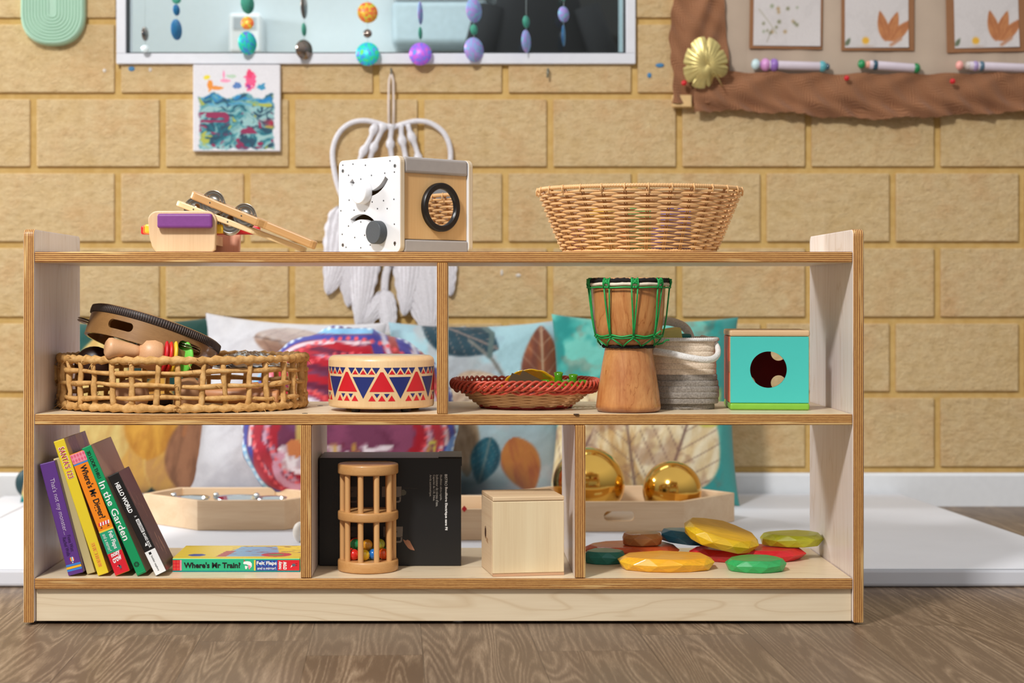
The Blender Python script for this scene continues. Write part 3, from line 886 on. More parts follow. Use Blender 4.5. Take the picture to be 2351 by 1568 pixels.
for j, zz in enumerate((.0210, .0400, .0590)):
    pts = []
    n = NV * 5
    for i in range(n):
        a = 2 * PI * i / n; k = math.cos(a * NV / 2 + j * PI)
        wz = .0018 * math.sin(3 * a + j * 2) + .0008 * math.sin(11 * a + j)
        pts.append(ell(RX - .0005 + .0032 * k, RY - .0005 + .0032 * k, zz + wz, a))
    b.tube(pts, [.0035 + .0007 * math.sin(i * .37 + j) for i in range(n)], M_SEAG, seg=6, closed=True)
b.build('strands', t)
b = MB()
for i in range(NV):
    a = 2 * PI * i / NV + rj.uniform(-.02, .02); lean = rj.uniform(-.03, .03)
    pts = [ell(RX + .0012 * math.sin(q * 2 + i), RY + .0012 * math.sin(q * 2 + i), .006 + (BH - .008) * q / 6, a + lean * q / 6) for q in range(7)]
    b.tube(pts, [.0047 * rj.uniform(.75, 1.1) for _ in pts], M_SEAG, seg=6, flat=.55)
b.build('uprights', t)
b = MB()
for i in range(110):                                            # frayed ends
    a = rj.uniform(0, 2 * PI); z = rj.choice((BH, BH - .004, .008, .02, .04, .006)); p = ell(RX + .003, RY + .003, z, a)
    o_ = Vector((math.cos(a), math.sin(a), 0)) * rj.uniform(.002, .007); q = p + o_ * .6 + Vector((rj.uniform(-.006, .006), 0, rj.uniform(-.008, .006))); s_ = q + o_ * .5 + Vector((rj.uniform(-.004, .004), 0, rj.uniform(-.006, .002)))
    b.tube([p, q, s_], [.0007, .0005, .0002], M_SEAG, seg=4)
for i in range(5):
    p = ell(RX + .006, RY + .004, .035 + i * .002, PI * 1.02 + i * .03); b.tube([p, p + Vector((-.004, .003, .012)), p + Vector((.002, 0, .02))], .006, M_SEAG, seg=6, flat=.3)
fr_ = b.build('frayed_strands', t); fr_['kind'] = 'stuff'
b = MB(); b.lathe([(0, 0), (1, 0), (1, .003), (0, .003)], M_SEAG, seg=64, M=Matrix.Translation((0, 0, .0012)), fn=lambda a, r, z: (math.cos(a) * (RX - .006), math.sin(a) * (RY - .006))); b.build('base', t)

# tambourine tilted on the basket
M_TAMB = wood('brown_tambourine_wood', rgb(158, 118, 72), rgb(130, 92, 52), 'X', .3, coat=.4)
M_SKIN = plain('tan_drum_skin', rgb(172, 134, 92), .6)
def ribbed_mat():
    m, nt, b = newmat('black_ribbed_tape'); setb(b, .45)
    b.inputs['Base Color'].default_value = rgb(46, 38, 36)
    return m
M_RIB = ribbed_mat()
TR, THH = .0985, .0450
tb = thing('tambourine', 'brown wooden tambourine with a black ribbed edge, tilted on the seagrass basket', 'tambourine')
cpt = P(350, 780, .135)
R_ = Matrix.Rotation(math.radians(17.0), 3, 'Y') @ Matrix.Rotation(math.radians(-11), 3, 'X')
tb.matrix_world = Matrix.Translation(cpt) @ R_.to_4x4()
b = MB(); b.lathe([(TR - .005, -THH / 2), (TR, -THH / 2), (TR, THH / 2), (TR - .005, THH / 2), (TR - .005, -THH / 2)], M_TAMB, seg=96)
b.sm = [True] * len(b.sm)
shell = b.build('shell', tb)
slots_a = [-PI / 2 + math.radians(x) for x in (-22, 44, -88, 104, 158, 214)]
cuts = []
for a in slots_a:
    c = MB(); c.M = Matrix.Rotation(a, 4, 'Z')
    c.prism([(p[0], p[1] - .004) for p in rrect(.042, .0135, .0062, 4)], TR - .02, TR + .02, M_TAMB, plane='YZ'); cuts.append(c)
carve(shell, cuts)
me = shell.data; nl = []
for p in me.polygons:
    fn_ = p.normal
    for li in p.loop_indices:
        co_ = me.vertices[me.loops[li].vertex_index].co; rd = Vector((co_.x, co_.y, 0)).normalized()
        dt = fn_.dot(rd); nl.append(rd if dt > .9 else (-rd if dt < -.9 else fn_.copy()))
me.normals_split_custom_set(nl)
b = MB(); n = 170; prof = []
b.lathe([(TR + .0002, THH / 2 - .0125), (TR + .0014, THH / 2 - .0120), (TR + .0014, THH / 2 - .0012), (TR + .0004, THH / 2 - .0004)], M_RIB, seg=120)
for i in range(n):
    a = 2 * PI * i / n; c_, s_ = math.cos(a), math.sin(a)
    b.tube([(c_ * (TR + .0014), s_ * (TR + .0014), THH / 2 - .0115), (c_ * (TR + .0019), s_ * (TR + .0019), THH / 2 - .0062), (c_ * (TR + .0014), s_ * (TR + .0014), THH / 2 - .0012)], .0011, plain('grey_rib', rgb(92, 80, 76), .4), seg=4)
b.build('ribbed_band', tb)
b = MB(); b.lathe([(0, THH / 2 + .0022), (TR - .012, THH / 2 + .0022), (TR - .002, THH / 2 + .0010), (TR + .0002, THH / 2 - .0004)], M_SKIN, seg=96); b.build('drum_skin', tb)
for a in slots_a[1:]:
    for dz in (-.0055, -.0020):
        b = MB(); b.lathe([(0, .001), (.005, .001), (.008, 0), (.0165, .0003), (.0175, .001), (.0175, .0004), (.0165, -.0004), (0, 0)], M_STEEL, seg=28, M=Matrix.Rotation(a, 4, 'Z') @ Matrix.Translation((TR - .006 + (.006 if a < -2.7 else 0), 0, dz)))
        b.build('jingle', tb)

# rattle with coloured rings
M_RATW = wood('rattle_wood', rgb(226, 178, 134), rgb(208, 156, 110), 'X', .42)
A_ = P(244, 798, .022); B_ = P(430, 824, .072)
ax = (B_ - A_).normalized()
rt = thing('ring_rattle', 'wooden hand rattle with red, yellow and green rings, its handle over the basket rim', 'rattle', A_)
rt.rotation_euler = ax.to_track_quat('Z', 'Y').to_euler()
b = MB(); b.lathe([(0, -.001), (.010, -.001), (.0145, .002), (.0155, .007), (.0135, .016), (.0105, .040), (.0095, .052), (0, .052)], M_RATW, seg=32); b.build('handle', rt)
b = MB(); b.lathe([(0, .046), (.012, .047), (.021, .054), (.0245, .066), (.0235, .076), (.021, .080), (0, .080)], M_RATW, seg=40); b.build('bell', rt)
b = MB(); b.cyl((0, 0, .052), (0, 0, .135), .004, M_RATW, seg=12); b.build('spindle', rt)
for k, (zz, mm, R0, lb) in enumerate(((.0835, M_RED, .0265, 'crimson ring'), (.0900, plain('bright_red_paint', rgb(225, 45, 35), .4), .0265, 'red ring'), (.0970, M_YELLOW, .0275, 'yellow ring'), (.108, plain('leaf_green_paint', rgb(110, 205, 70), .45), .0290, 'light green ring'))):
    b = MB(); b.lathe([(.005, -.0024), (R0 - .002, -.0026), (R0, -.001), (R0, .001), (R0 - .002, .0026), (.005, .0024)], mm, seg=40, M=Matrix.Translation((0.002 if k == 3 else 0, 0, zz)) @ Matrix.Rotation(.55 if k == 3 else 0, 4, 'Y')); b.build('ring', rt, label=lb)

# other things in the basket
M_COCO = plain('dark_brown_shell', rgb(54, 28, 18), .4, var=.2)
o = tag(MB().sphere((0, 0, 0), .030, M_COCO, sc=(1, .6, .95)).build('coconut_castanet', loc=P(216, 838, .150)), 'dark brown castanet leaning in the basket under the tambourine', 'castanet')
M_FOIL = plain('silver_foil', rgb(200, 200, 205), .22, metal=1, var=.1, nscale=80)
b = MB()
def foil(i, j):
    a = 2 * PI * i; r = j
    h_ = .020 * (1 - r * r) + .004 * fbm(np.array(6 * r * math.cos(a)), np.array(6 * r * math.sin(a)), 1.5, 3) * (1)
    return (.060 * r * math.cos(a) * (1 + .08 * math.sin(5 * a)), .050 * r * math.sin(a) * (1 + .08 * math.cos(7 * a)), float(h_))
b.grid(foil, 60, 16, M_FOIL, smooth=False, closed_u=True)
b.grid(lambda i, j: (lambda p: (p[0], p[1], -.002 - .012 * (1 - j)))(foil(i, j)), 60, 16, M_FOIL, smooth=False, closed_u=True, flip=True)
tag(b.build('foil_packet', loc=P(570, 838, .150)), 'crinkled silver foil packet at the right end of the seagrass basket', 'foil packet')
M_RODW = wood('tan_rod_wood', rgb(206, 146, 98), rgb(184, 122, 76), 'X', .4)
for (u, v, Y, ang, tilt, L, r, lb) in ((640, 913, .075, 172, 2, .125, .0125, 'thick tan wooden rod lying low at the right of the seagrass basket'), (595, 890, .120, 186, -6, .120, .009, 'thinner tan wooden rod above the thick one in the seagrass basket')):
    c = P(u, v, Y); d = Vector((math.cos(math.radians(ang)), math.sin(math.radians(ang)), math.tan(math.radians(tilt))))
    b = MB(); b.cyl(Vector((0, 0, 0)), d * L, r, M_RODW, bev=.002, seg=28); tag(b.build('wooden_rod', loc=c), lb, 'wooden rod', 'wooden rods in the seagrass basket')
M_CW = wood('dull_toy_wood', rgb(196, 150, 110), rgb(170, 124, 84), 'X', .5)
b = MB(); b.cyl((0, 0, 0), (0, .012, 0), .0255, M_CW, bev=.003, seg=36); tag(b.build('wooden_disc', loc=P(300, 910, .05)), 'round brown wooden disc standing low in the left of the seagrass basket', 'wooden disc')
b = MB(); b.lathe([(0, 0), (.018, 0), (.022, .006), (.020, .030), (.012, .042), (0, .044)], M_CW, seg=32, M=Matrix.Rotation(.3, 4, 'X')); tag(b.build('wooden_egg_cup', loc=(XX(433, .06), .066, Z_MID + .0060)), 'pale wooden cup in the middle of the seagrass basket', 'wooden cup')
b = MB(); b.box((-.030, -.010, 0), (.030, .010, .016), plain('dark_toy', rgb(48, 30, 26), .5), r=.004); tag(b.build('dark_block', loc=(XX(350, .12), .12, Z_MID + .0050)), 'dark brown block on the floor of the seagrass basket', 'block')

# small drum with triangles
DY = .100
dc = XX(875.5, DY)
M_DRUM = wood('drum_maple', rgb(236, 204, 156), rgb(222, 182, 130), 'Z', .35, coat=.3)
M_DRED = plain('drum_red', rgb(204, 24, 36), .4, var=.03)
M_DBLU = plain('drum_blue', rgb(30, 42, 108), .4, var=.04)
R = .0785
z0 = .0055
t = thing('toy_drum', 'small round wooden drum printed with red and blue triangles', 'drum', (dc, DY, Z_MID))
b = MB()
zt = ZZ(820, DY - R) - Z_MID
b.lathe([(0, z0), (R - .004, z0), (R - .001, z0 + .001), (R, z0 + .004), (R, zt - .007), (R - .0015, zt - .003), (R - .006, zt), (0, zt)], M_DRUM, seg=96)
def wraptri(a_c, half, z_apex, z_base, mm):
    """triangle on the shell with its apex at angle a_c"""
    n = max(2, int(half * 2 / .05)); Rr = R + .00025
    top = []; bot = []
    vs = []; fs = []
    for i in range(n + 1):
        f = i / n; a = a_c - half + 2 * half * f
        ze = z_base + (z_apex - z_base) * (1 - abs(2 * f - 1))
        for z in (z_base, ze): vs.append((Rr * math.sin(a), -Rr * math.cos(a), z))
    for i in range(n):
        q = (2 * i, 2 * i + 2, 2 * i + 3, 2 * i + 1)
        fs.append(q if z_apex > z_base else q[::-1])
    b.add(vs, fs, mm, True)
zz = lambda v: ZZ(v, DY - R) - Z_MID
NB = 9; per = 2 * PI / NB
for k in range(NB):
    a = math.radians(3) + k * per
    wraptri(a, per * .33, zz(849), zz(900), M_DRED)
    wraptri(a + per / 2, per * .31, zz(916), zz(866), M_DBLU)
    for j in (-1.5, -.5, .5, 1.5):
        wraptri(a + per / 2 + j * per * .235 * .98, per * .105, zz(859), zz(844.5), M_DBLU)
    for j in (-1, 0, 1):
        wraptri(a + per / 2 + j * per * .235 * .98, per * .085, zz(850), zz(860), M_DRED)
    for j in (-1.0, 0, 1.0):
        wraptri(a + j * per * .26, per * .10, zz(908), zz(921.5), M_DRED)
    for j in (-.5, .5):
        wraptri(a + j * per * .26, per * .075, zz(914), zz(904.5), M_DBLU)
b.build('shell', t)
M_RUB = plain('black_rubber', rgb(24, 24, 26), .6)
for a in (-.62, .62 * 1.05, 2.2, -2.2, 3.05):
    if a == -.62 or abs(a) > .5:
        x, y = (R - .018) * math.sin(a), -(R - .018) * math.cos(a)
        q = MB(); q.cyl((x, y, 0), (x, y, z0 + .0002), .0060, M_RUB, r1=.0068, seg=20); q.build('foot', t)

# red and cream woven tray
RYc = .150
rc = XX(1207, RYc)
M_CORAL = plain('red_dyed_cane', rgb(196, 78, 56), .4, var=.16, nscale=14, spec=.5)
M_CREAM = plain('cream_cane', rgb(214, 170, 122), .45, var=.08, nscale=20)
M_MAROON = plain('dark_red_cane', rgb(150, 36, 32), .45, var=.1)
t = thing('woven_tray', 'shallow red and cream woven cane tray beside the hourglass drum', 'tray', (rc, RYc, Z_MID))
def tr(f): return (.0640 + (.1130 - .0640) * f ** .75, .0600 + (.1040 - .0600) * f ** .75)
NS2 = 24
b = MB()
for k in range(12):
    f = .06 + .62 * k / 11; rx, ry = tr(f); weaver(b, M_CREAM, rx, ry, .0025 + f * .040, .0014, NS2, (k % 2) * PI, .0020, seg=5, sub=5)
b.build('cream_weave', t)
b = MB()
for k in range(2):
    rx, ry = tr(.02 + .02 * k); weaver(b, M_MAROON, rx, ry, .0022 + .002 * k, .0020, NS2, (k % 2) * PI, .0022, seg=6, sub=5)
b.build('red_foot_rings', t)
b = MB()
for k in range(4):                                               # braided red border
    pts = []
    n = 44 * 6
    for i in range(n):
        a = 2 * PI * i / n; ph = a * 15 + k * PI / 2
        rx, ry = tr(.90)
        q = math.sin(ph); q2 = math.cos(ph)
        pts.append(ell(rx + .0045 * q2, ry + .0045 * q2, .0365 + .0062 * q + .0010 * math.sin(3 * a), a))
    b.tube(pts, .0021, M_CORAL, seg=6, closed=True)
    pts = []
    for i in range(n):
        a = 2 * PI * i / n; ph = a * 12 - k * PI / 2
        rx, ry = tr(.78)
        pts.append(ell(rx + .0034 * math.cos(ph), ry + .0034 * math.cos(ph), .0295 + .0046 * math.sin(ph), a))
    if k < 3: b.tube(pts, .0019, M_CORAL, seg=6, closed=True)
b.build('braided_border', t)
b = MB(); b.lathe([(0, 0), (.062, 0), (.068, .004), (.062, .0035), (0, .0035)], M_CREAM, seg=48, M=Matrix.Translation((0, 0, .0012))); b.build('base', t)
# plastic pieces in it
def clear(name, c, rough=.15):
    m, nt, bb = newmat(name); setb(bb, rough, spec=.5, trans=.35); bb.inputs['Base Color'].default_value = c
    bb.inputs['Subsurface Weight'].default_value = .0
    return m
M_AMB = clear('amber_plastic', rgb(238, 188, 20)); M_AMB2 = clear('orange_tube_plastic', rgb(238, 140, 10)); M_LEAFG = clear('leaf_green_plastic', rgb(90, 170, 30))
t = thing('scallop_toy', 'translucent amber shell shaped plastic piece standing in the woven tray', 'plastic toy', P(1216, 897, .150), (math.radians(-62), 0, math.radians(4)))
b = MB(); n = 40; vs = []
b.lathe([(0, .010), (.022, .008), (.040, .003), (.044, -.001), (.044, -.003), (.038, .000), (.02, .005), (0, .007)], M_AMB, seg=80, fn=lambda a, r, z: (math.cos(a) * (1 + .035 * abs(math.sin(a * 7)) * (r > .03)), math.sin(a) * .86 * (1 + .035 * abs(math.sin(a * 7)) * (r > .03)))); b.build('shell', t)
for (x, y) in ((-.014, .022), (.010, .018), (.004, .002), (-.012, .004)):
    b = MB(); b.lathe([(.0048, .004), (.0048, .0165), (.0040, .0165), (.0040, .004)], M_AMB2, seg=20, M=Matrix.Translation((x, y, 0))); b.build('tube', t)
t = tag(MB().prism([(-.045, -.012), (-.030, .022), (-.018, .018), (-.014, .026), (.016, .010), (.046, -.012)], 0, .003, plain('olive_brown_felt', rgb(70, 50, 16), .8), r=.0006).build('leaf_piece', loc=P(1222, 889, .105), rot=(math.radians(-14), 0, 0)), 'flat olive brown leaf piece standing in front of the amber shell', 'leaf piece')
t = thing('coral_toy', 'green plastic coral piece with open tubes in the woven tray', 'plastic toy', P(1297, 890, .140))
b = MB(); b.sphere((0, 0, 0), .022, M_LEAFG, sc=(1.3, .8, .55)); b.build('base', t)
for (x, z, ly) in ((-.010, .020, .3), (.012, .017, .2), (-.030, .008, .4), (-.012, .004, .9), (.026, .008, .3)):
    d = Vector((x * .12, -.6 * ly, 1)).normalized()
    b = MB(); b.lathe([(.0064, -.012), (.0058, 0), (.0070, .0060), (.0058, .0060), (.0050, 0)], M_LEAFG, seg=20, M=Matrix.Translation((x, -.004, z - .003)) @ d.to_track_quat('Z', 'Y').to_matrix().to_4x4()); b.build('tube', t)

# hourglass drum
JY = .0600
jc = XX(1442.5, JY)
def djwood():
    m, nt, b = newmat('oiled_drum_wood'); setb(b, .30, coat=.25)
    v = tex_coords(nt, (7, 7, 2.4)); f = noise_node(nt, v, 2.2, 4, .55, 1.4)
    ln = mathn(nt, 'ABSOLUTE', mathn(nt, 'SUBTRACT', mathn(nt, 'FRACT', mathn(nt, 'MULTIPLY', f, 6)), .5))
    c = ramp(nt, ln, [(0, rgb(160, 96, 48)), (.05, rgb(198, 134, 76)), (.5, rgb(212, 152, 92))])
    big = noise_node(nt, tex_coords(nt), 22, 4)
    c = mixc(nt, ramp(nt, big, [(.3, (.75, .75, .75, 1)), (.60, (0, 0, 0, 1))]), c, rgb(172, 100, 52))
    spz = nt.nodes.new('ShaderNodeSeparateXYZ'); nt.links.new(tex_coords(nt), spz.inputs[0])
    c = mixc(nt, ramp(nt, mathn(nt, 'ADD', spz.outputs['Z'], mathn(nt, 'MULTIPLY', big, .012)), [(.0095, (.8, .8, .8, 1)), (.0145, (0, 0, 0, 1))]), c, rgb(112, 58, 34))
    fine = noise_node(nt, tex_coords(nt, (260, 260, 20)), 3, 2)
    c = mixc(nt, ramp(nt, fine, [(.35, (.25, .25, .25, 1)), (.6, (0, 0, 0, 1))]), c, rgb(158, 98, 52))
    nt.links.new(c, b.inputs['Base Color']); return m
M_DJ = djwood()
M_ROPE = plain('green_cord', rgb(30, 158, 78), .45, var=.12, nscale=300, spec=.4)
M_FUR = plain('black_fur', rgb(20, 16, 16), .9, bmp=.6, nscale=400)
M_HIDE = plain('white_hide', rgb(226, 212, 190), .6, var=.12, nscale=120)
t = thing('djembe', 'hourglass shaped wooden hand drum laced with green cord', 'drum', (jc, JY, Z_MID))
zj = lambda v: ZZ(v, JY) - Z_MID
b = MB()
prof = [(0, .0006), (.0440, .0006), (.0465, .003), (.0474, .007), (.0465, .014), (.0445, .030), (.0415, .050), (.0382, .070), (.0352, .086), (.0340, .0935), (.0350, .0965), (.0400, .1010), (.0440, .1060), (.0470, .1130), (.0495, .1230), (.0515, .1380), (.0528, .1560), (.0538, .1740), (.0543, .1880), (.0543, .1930), (0, .1930)]
b.lathe(prof, M_DJ, seg=80); b.build('body', t)
b = MB(); b.lathe([(0, .1956), (.050, .1956), (.0540, .1945), (.0552, .1925), (.0552, .1860), (.0545, .1850)], plain('tan_hide', rgb(206, 158, 112), .5, var=.1), seg=80); b.build('drumhead', t)
b = MB(); rf = random.Random(4)
pts = [ell(.0572 + rf.uniform(-.0004, .0004), .0572 + rf.uniform(-.0004, .0004), .1915 + rf.uniform(-.0007, .0007), 2 * PI * i / 120) for i in range(120)]
b.tube(pts, [.0031 + rf.uniform(-.0006, .0006) for _ in pts], M_FUR, seg=8, closed=True); b.build('fur_ring', t)
b = MB(); b.tube([ell(.0580, .0580, .1858 + .0004 * math.sin(i * .7), 2 * PI * i / 90) for i in range(90)], .0026, M_HIDE, seg=8, closed=True); b.build('hide_ring', t)
b = MB(); b.tube([ell(.0602, .0602, .1812 - .0004 * math.cos(9 * 2 * PI * i / 108), 2 * PI * i / 108) for i in range(108)], .00115, M_ROPE, seg=6, closed=True); b.build('upper_cord', t)
b = MB()
for dz, am in ((.1115, .0012), (.1085, .0006)):
    b.tube([ell(.0478 + (.001 if dz > .11 else -.0006), .0478 + (.001 if dz > .11 else -.0006), dz + am * math.cos(9 * (2 * PI * i / 108 + PI / 2 - math.radians(3))) , 2 * PI * i / 108) for i in range(108)], .00125, M_ROPE, seg=6, closed=True)
b.build('lower_cord', t)
ties = MB(); kn_ = []
for k in range(9):
    knots = MB(); kn_.append(knots)
    a = -PI / 2 + math.radians(3) + k * 2 * PI / 9
    for s_ in (-1, 1):
        a1 = a + s_ * .075
        pts = [ell(.0600, .0600, .1815, a1), ell(.0582, .0582, .165, a1 - s_ * .012), ell(.0555, .0555, .140, a + s_ * .035), ell(.0530, .0530, .125, a + s_ * .020), ell(.0498, .0498, .1105, a + s_ * .008)]
        ties.tube(pts, .00115, M_ROPE, seg=6)
        loop = [ell(.0602, .0602, .1800, a1), ell(.0618, .0618, .1860, a1 * 1 + 0), ell(.0612, .0612, .1915, a1), ell(.0585, .0585, .1945, a1), ell(.0562, .0562, .1930, a1)]
        knots.tube(loop, .0013, M_ROPE, seg=6)
        for q in (.1875, .1900, .1925): knots.sphere(ell(.0614, .0614, q, a + s_ * .032), .0022, M_ROPE, seg=8, rings=6, sc=(1, 1, .7))
        knots.sphere(ell(.0606, .0606, .1815, a + s_ * .03), .0019, M_ROPE, seg=8, rings=6)
        z_pts = [ell(.0478, .0478, .1085, a), ell(.0448, .0448, .1025, a + s_ * .17), ell(.0398, .0398, .0970, a + s_ * .32)]
        ties.tube(z_pts, .00115, M_ROPE, seg=6)
    ties.sphere(ell(.0492, .0492, .1108, a), .0021, M_ROPE, seg=8, rings=6)
    knots.sphere(ell(.0612, .0612, .1895, a), .0026, M_ROPE, seg=10, rings=8)
knots = MB(); kn_.append(knots)
a = -PI / 2 + math.radians(43)
knots.tube([ell(.050, .050, .112, a), ell(.055, .055, .116, a + .04), ell(.056, .056, .1185, a + .12), ell(.055, .055, .1175, a + .15)], .0013, M_ROPE, seg=6)
kn_.append(MB()); kn_[-1].tube([ell(.042, .042, .098, a + .5), ell(.050, .050, .100, a + .55), ell(.055, .055, .1045, a + .58), ell(.060, .060, .105, a + .6)], .0012, M_ROPE, seg=6)
ties.build('lacing', t)
kn_.pop().build('cord_end', t)
for q in kn_: q.build('knot', t)
b = MB(); b.tube([ell(.0365 + rf.uniform(-.0003, .0003), .0365 + rf.uniform(-.0003, .0003), .0955 + rf.uniform(-.0005, .0005), 2 * PI * i / 90) for i in range(90)], .0024, M_FUR, seg=8, closed=True); b.build('waist_band', t)

# cotton rope basket
def rope_mat(name, c1, c2):
    m, nt, b = newmat(name); setb(b, .95, spec=.1, sheen=.3)
    f = noise_node(nt, tex_coords(nt), 420, 3, .6)
    nt.links.new(ramp(nt, f, [(.3, c2), (.65, c1)]), b.inputs['Base Color']); bump(nt, b, f, .6, .0015); return m
M_RB = rope_mat('cream_cotton_rope', rgb(240, 222, 200), rgb(208, 188, 164))
M_RG = rope_mat('grey_cotton_rope', rgb(158, 150, 140), rgb(120, 112, 104))
M_RW = rope_mat('white_cotton_rope', rgb(244, 242, 238), rgb(218, 214, 208))
QY = .142
qc = XX(1566, QY)
t = thing('rope_basket', 'small cotton rope basket, cream above and grey below, behind the hourglass drum', 'basket', (qc, QY, Z_MID))
nrow = 12; pitch = .0086
def rope_wall(k0, k1, mm, name):
    b = MB(); prof = []
    for k in range(k0, k1):
        z = k * pitch
        w = .0505 + .0030 * math.sin(min(k, 5) / 5 * PI) * (1 if k < 5 else .0) - .0012 * (k > 5)
        if k == 0: w -= .004
        for q in range(6):
            a = -PI / 2 + PI * q / 5
            prof.append((w + .0008 * math.cos(a), z + pitch / 2 + pitch / 2 * math.sin(a)))
    prof2 = [(r - .0045, z) for r, z in prof[::-1]]
    b.lathe(prof + prof2, mm, seg=90, fn=lambda a, r, z: ((lambda c, s_: ((abs(c) ** 2.9 + abs(s_) ** 2.9) ** (-1 / 2.9) * c, (abs(c) ** 2.9 + abs(s_) ** 2.9) ** (-1 / 2.9) * s_))(math.cos(a), math.sin(a))))
    return b.build(name, t)
rope_wall(0, 6, M_RG, 'lower_wall'); rope_wall(6, 12, M_RB, 'upper_wall')
b = MB(); b.lathe([(0, .001), (1, .001), (1, .005), (0, .005)], M_RG, seg=60, fn=lambda a, r, z: (math.cos(a) * .048, math.sin(a) * .048)); b.build('base', t)
b = MB(); wrapped_ring(b, M_RW, .0515, .0515, 12 * pitch + .001, .0032, 110, depth=.2, n=2.9); b.build('rim', t)
lp = lambda u, v, Y: P(u, v, Y) - Vector((qc, QY, Z_MID))
def smooth_path(pts, n=8):
    pts = [Vector(p) for p in pts]; out = []
    for i in range(len(pts) - 1):
        p0 = pts[max(i - 1, 0)]; p1 = pts[i]; p2 = pts[i + 1]; p3 = pts[min(i + 2, len(pts) - 1)]
        for j in range(n):
            s_ = j / n
            out.append(.5 * ((2 * p1) + (-p0 + p2) * s_ + (2 * p0 - 5 * p1 + 4 * p2 - p3) * s_ ** 2 + (-p0 + 3 * p1 - 3 * p2 + p3) * s_ ** 3))
    out.append(pts[-1]); return out
b = MB(); b.tube(smooth_path([lp(1478, 788, .19), lp(1492, 752, .19), lp(1520, 738, .19), lp(1550, 741, .19), lp(1576, 756, .19), lp(1590, 790, .19)]), .0066, M_RW, seg=12, flat=.55); b.build('handle', t, label='white rope handle standing up at the back')
b = MB(); b.tube(smooth_path([lp(1500, 806, .085), lp(1540, 812, .074), lp(1585, 822, .070), lp(1625, 826, .076), lp(1645, 818, .090), lp(1648, 800, .105), lp(1636, 783, .120), lp(1612, 776, .140)]), .0052, M_RW, seg=12, flat=.8); b.build('handle', t, label='white rope handle drooping over the front')
b = MB(); b.box((-.030, -.012, 0), (.030, .012, .0030), clear('pale_yellow_plastic', rgb(225, 220, 130), .3), r=.001); b.cyl((-.03, -.012, .0015), (-.03, .012, .0015), .003, M_AMB, seg=8)
o = tag(MB().box((-.034, -.014, -.010), (.022, .014, .010), plain('pale_yellow_plastic_slab', rgb(218, 208, 120), .35), r=.003).build('plastic_plate', loc=P(1528, 770, .135), rot=(0, math.radians(-7), math.radians(12))), 'pale yellow plastic piece sticking out of the rope basket', 'plastic piece')
o = tag(MB().box((-.016, -.010, -.010), (.016, .010, .008), plain('teal_plastic', rgb(20, 120, 118), .35), r=.003).build('plastic_block', loc=P(1562, 778, .150)), 'teal plastic piece inside the rope basket next to the pale yellow one', 'plastic piece')

# teal play cube
M_TEAL = plain('teal_paint', rgb(74, 198, 188), .36, var=.02, nscale=8)
M_LIME = plain('lime_green_paint', rgb(132, 190, 60), .42, var=.05)
M_VERM = plain('vermilion_paint', rgb(196, 74, 42), .45)
M_CUBEW = wood('cube_lid_wood', rgb(226, 192, 148), rgb(204, 166, 122), 'X', .45)
M_DKRED = plain('dark_red_paint', rgb(156, 22, 14), .6)
TY = .0885
t = thing('play_cube', 'teal wooden play cube with a round hole and lime base, by the right side panel', 'play cube', (XX(1676, TY), TY, Z_MID), (0, 0, math.radians(-4.5)))
W_, H_ = .1165, .1185
b = MB(); b.box((0, 0, .0002), (W_, W_, .0105), M_LIME, r=.003, seg=3); b.build('base', t, label='lime green base')
b = MB(); b.box((-.0005, -.0005, H_ - .0095), (W_ + .0005, W_, H_), M_CUBEW, r=.003, seg=3); b.build('lid', t)
b = MB(); b.box((.0010, .0008, .0107), (W_ - .0010, .0068, H_ - .0098), M_TEAL, r=.001); fp = b.build('front_panel', t, label='teal front panel')
c = MB(); c.cyl((.0565, -.01, .0600), (.0565, .02, .0600), .0270, M_TEAL, seg=64); carve(fp, [c])
b = MB(); b.box((.0010, W_ - .007, .0107), (W_ - .0010, W_ - .0012, H_ - .0098), M_DKRED)
bp = b.build('rear_panel', t, label='dark red rear panel')
cs = []
for (x, z) in ((.0830, .0810), (.0830, .0350), (.036, .034), (.034, .083)):
    c = MB(); c.cyl((x, W_ - .02, z), (x, W_ + .02, z), .0118, M_DKRED, seg=32); cs.append(c)
carve(bp, cs)
b = MB(); b.box((-.0006, .012, .0110), (.0052, W_ - .012, H_ - .0098), M_VERM, r=.001); b.build('side_panel', t, label='vermilion left panel')
b = MB(); b.box((W_ - .0062, .010, .0110), (W_ - .0006, W_ - .010, H_ - .0098), M_DKRED, r=.001); b.build('side_panel', t)
for x in (.0002,):
    b = MB(); b.box((x, .0070, .0106), (x + .006, .0118, H_ - .0096), M_CUBEW); b.build('corner_post', t)
b = MB(); b.box((.0060, .0072, .0106), (W_ - .0065, W_ - .0075, .0125), M_DKRED); b.build('inner_floor', t)
b = MB(); b.box((-.0010, .0085, .056), (.0004, .0125, .072), plain('tan_latch', rgb(120, 84, 50), .6)); b.build('peg', t)
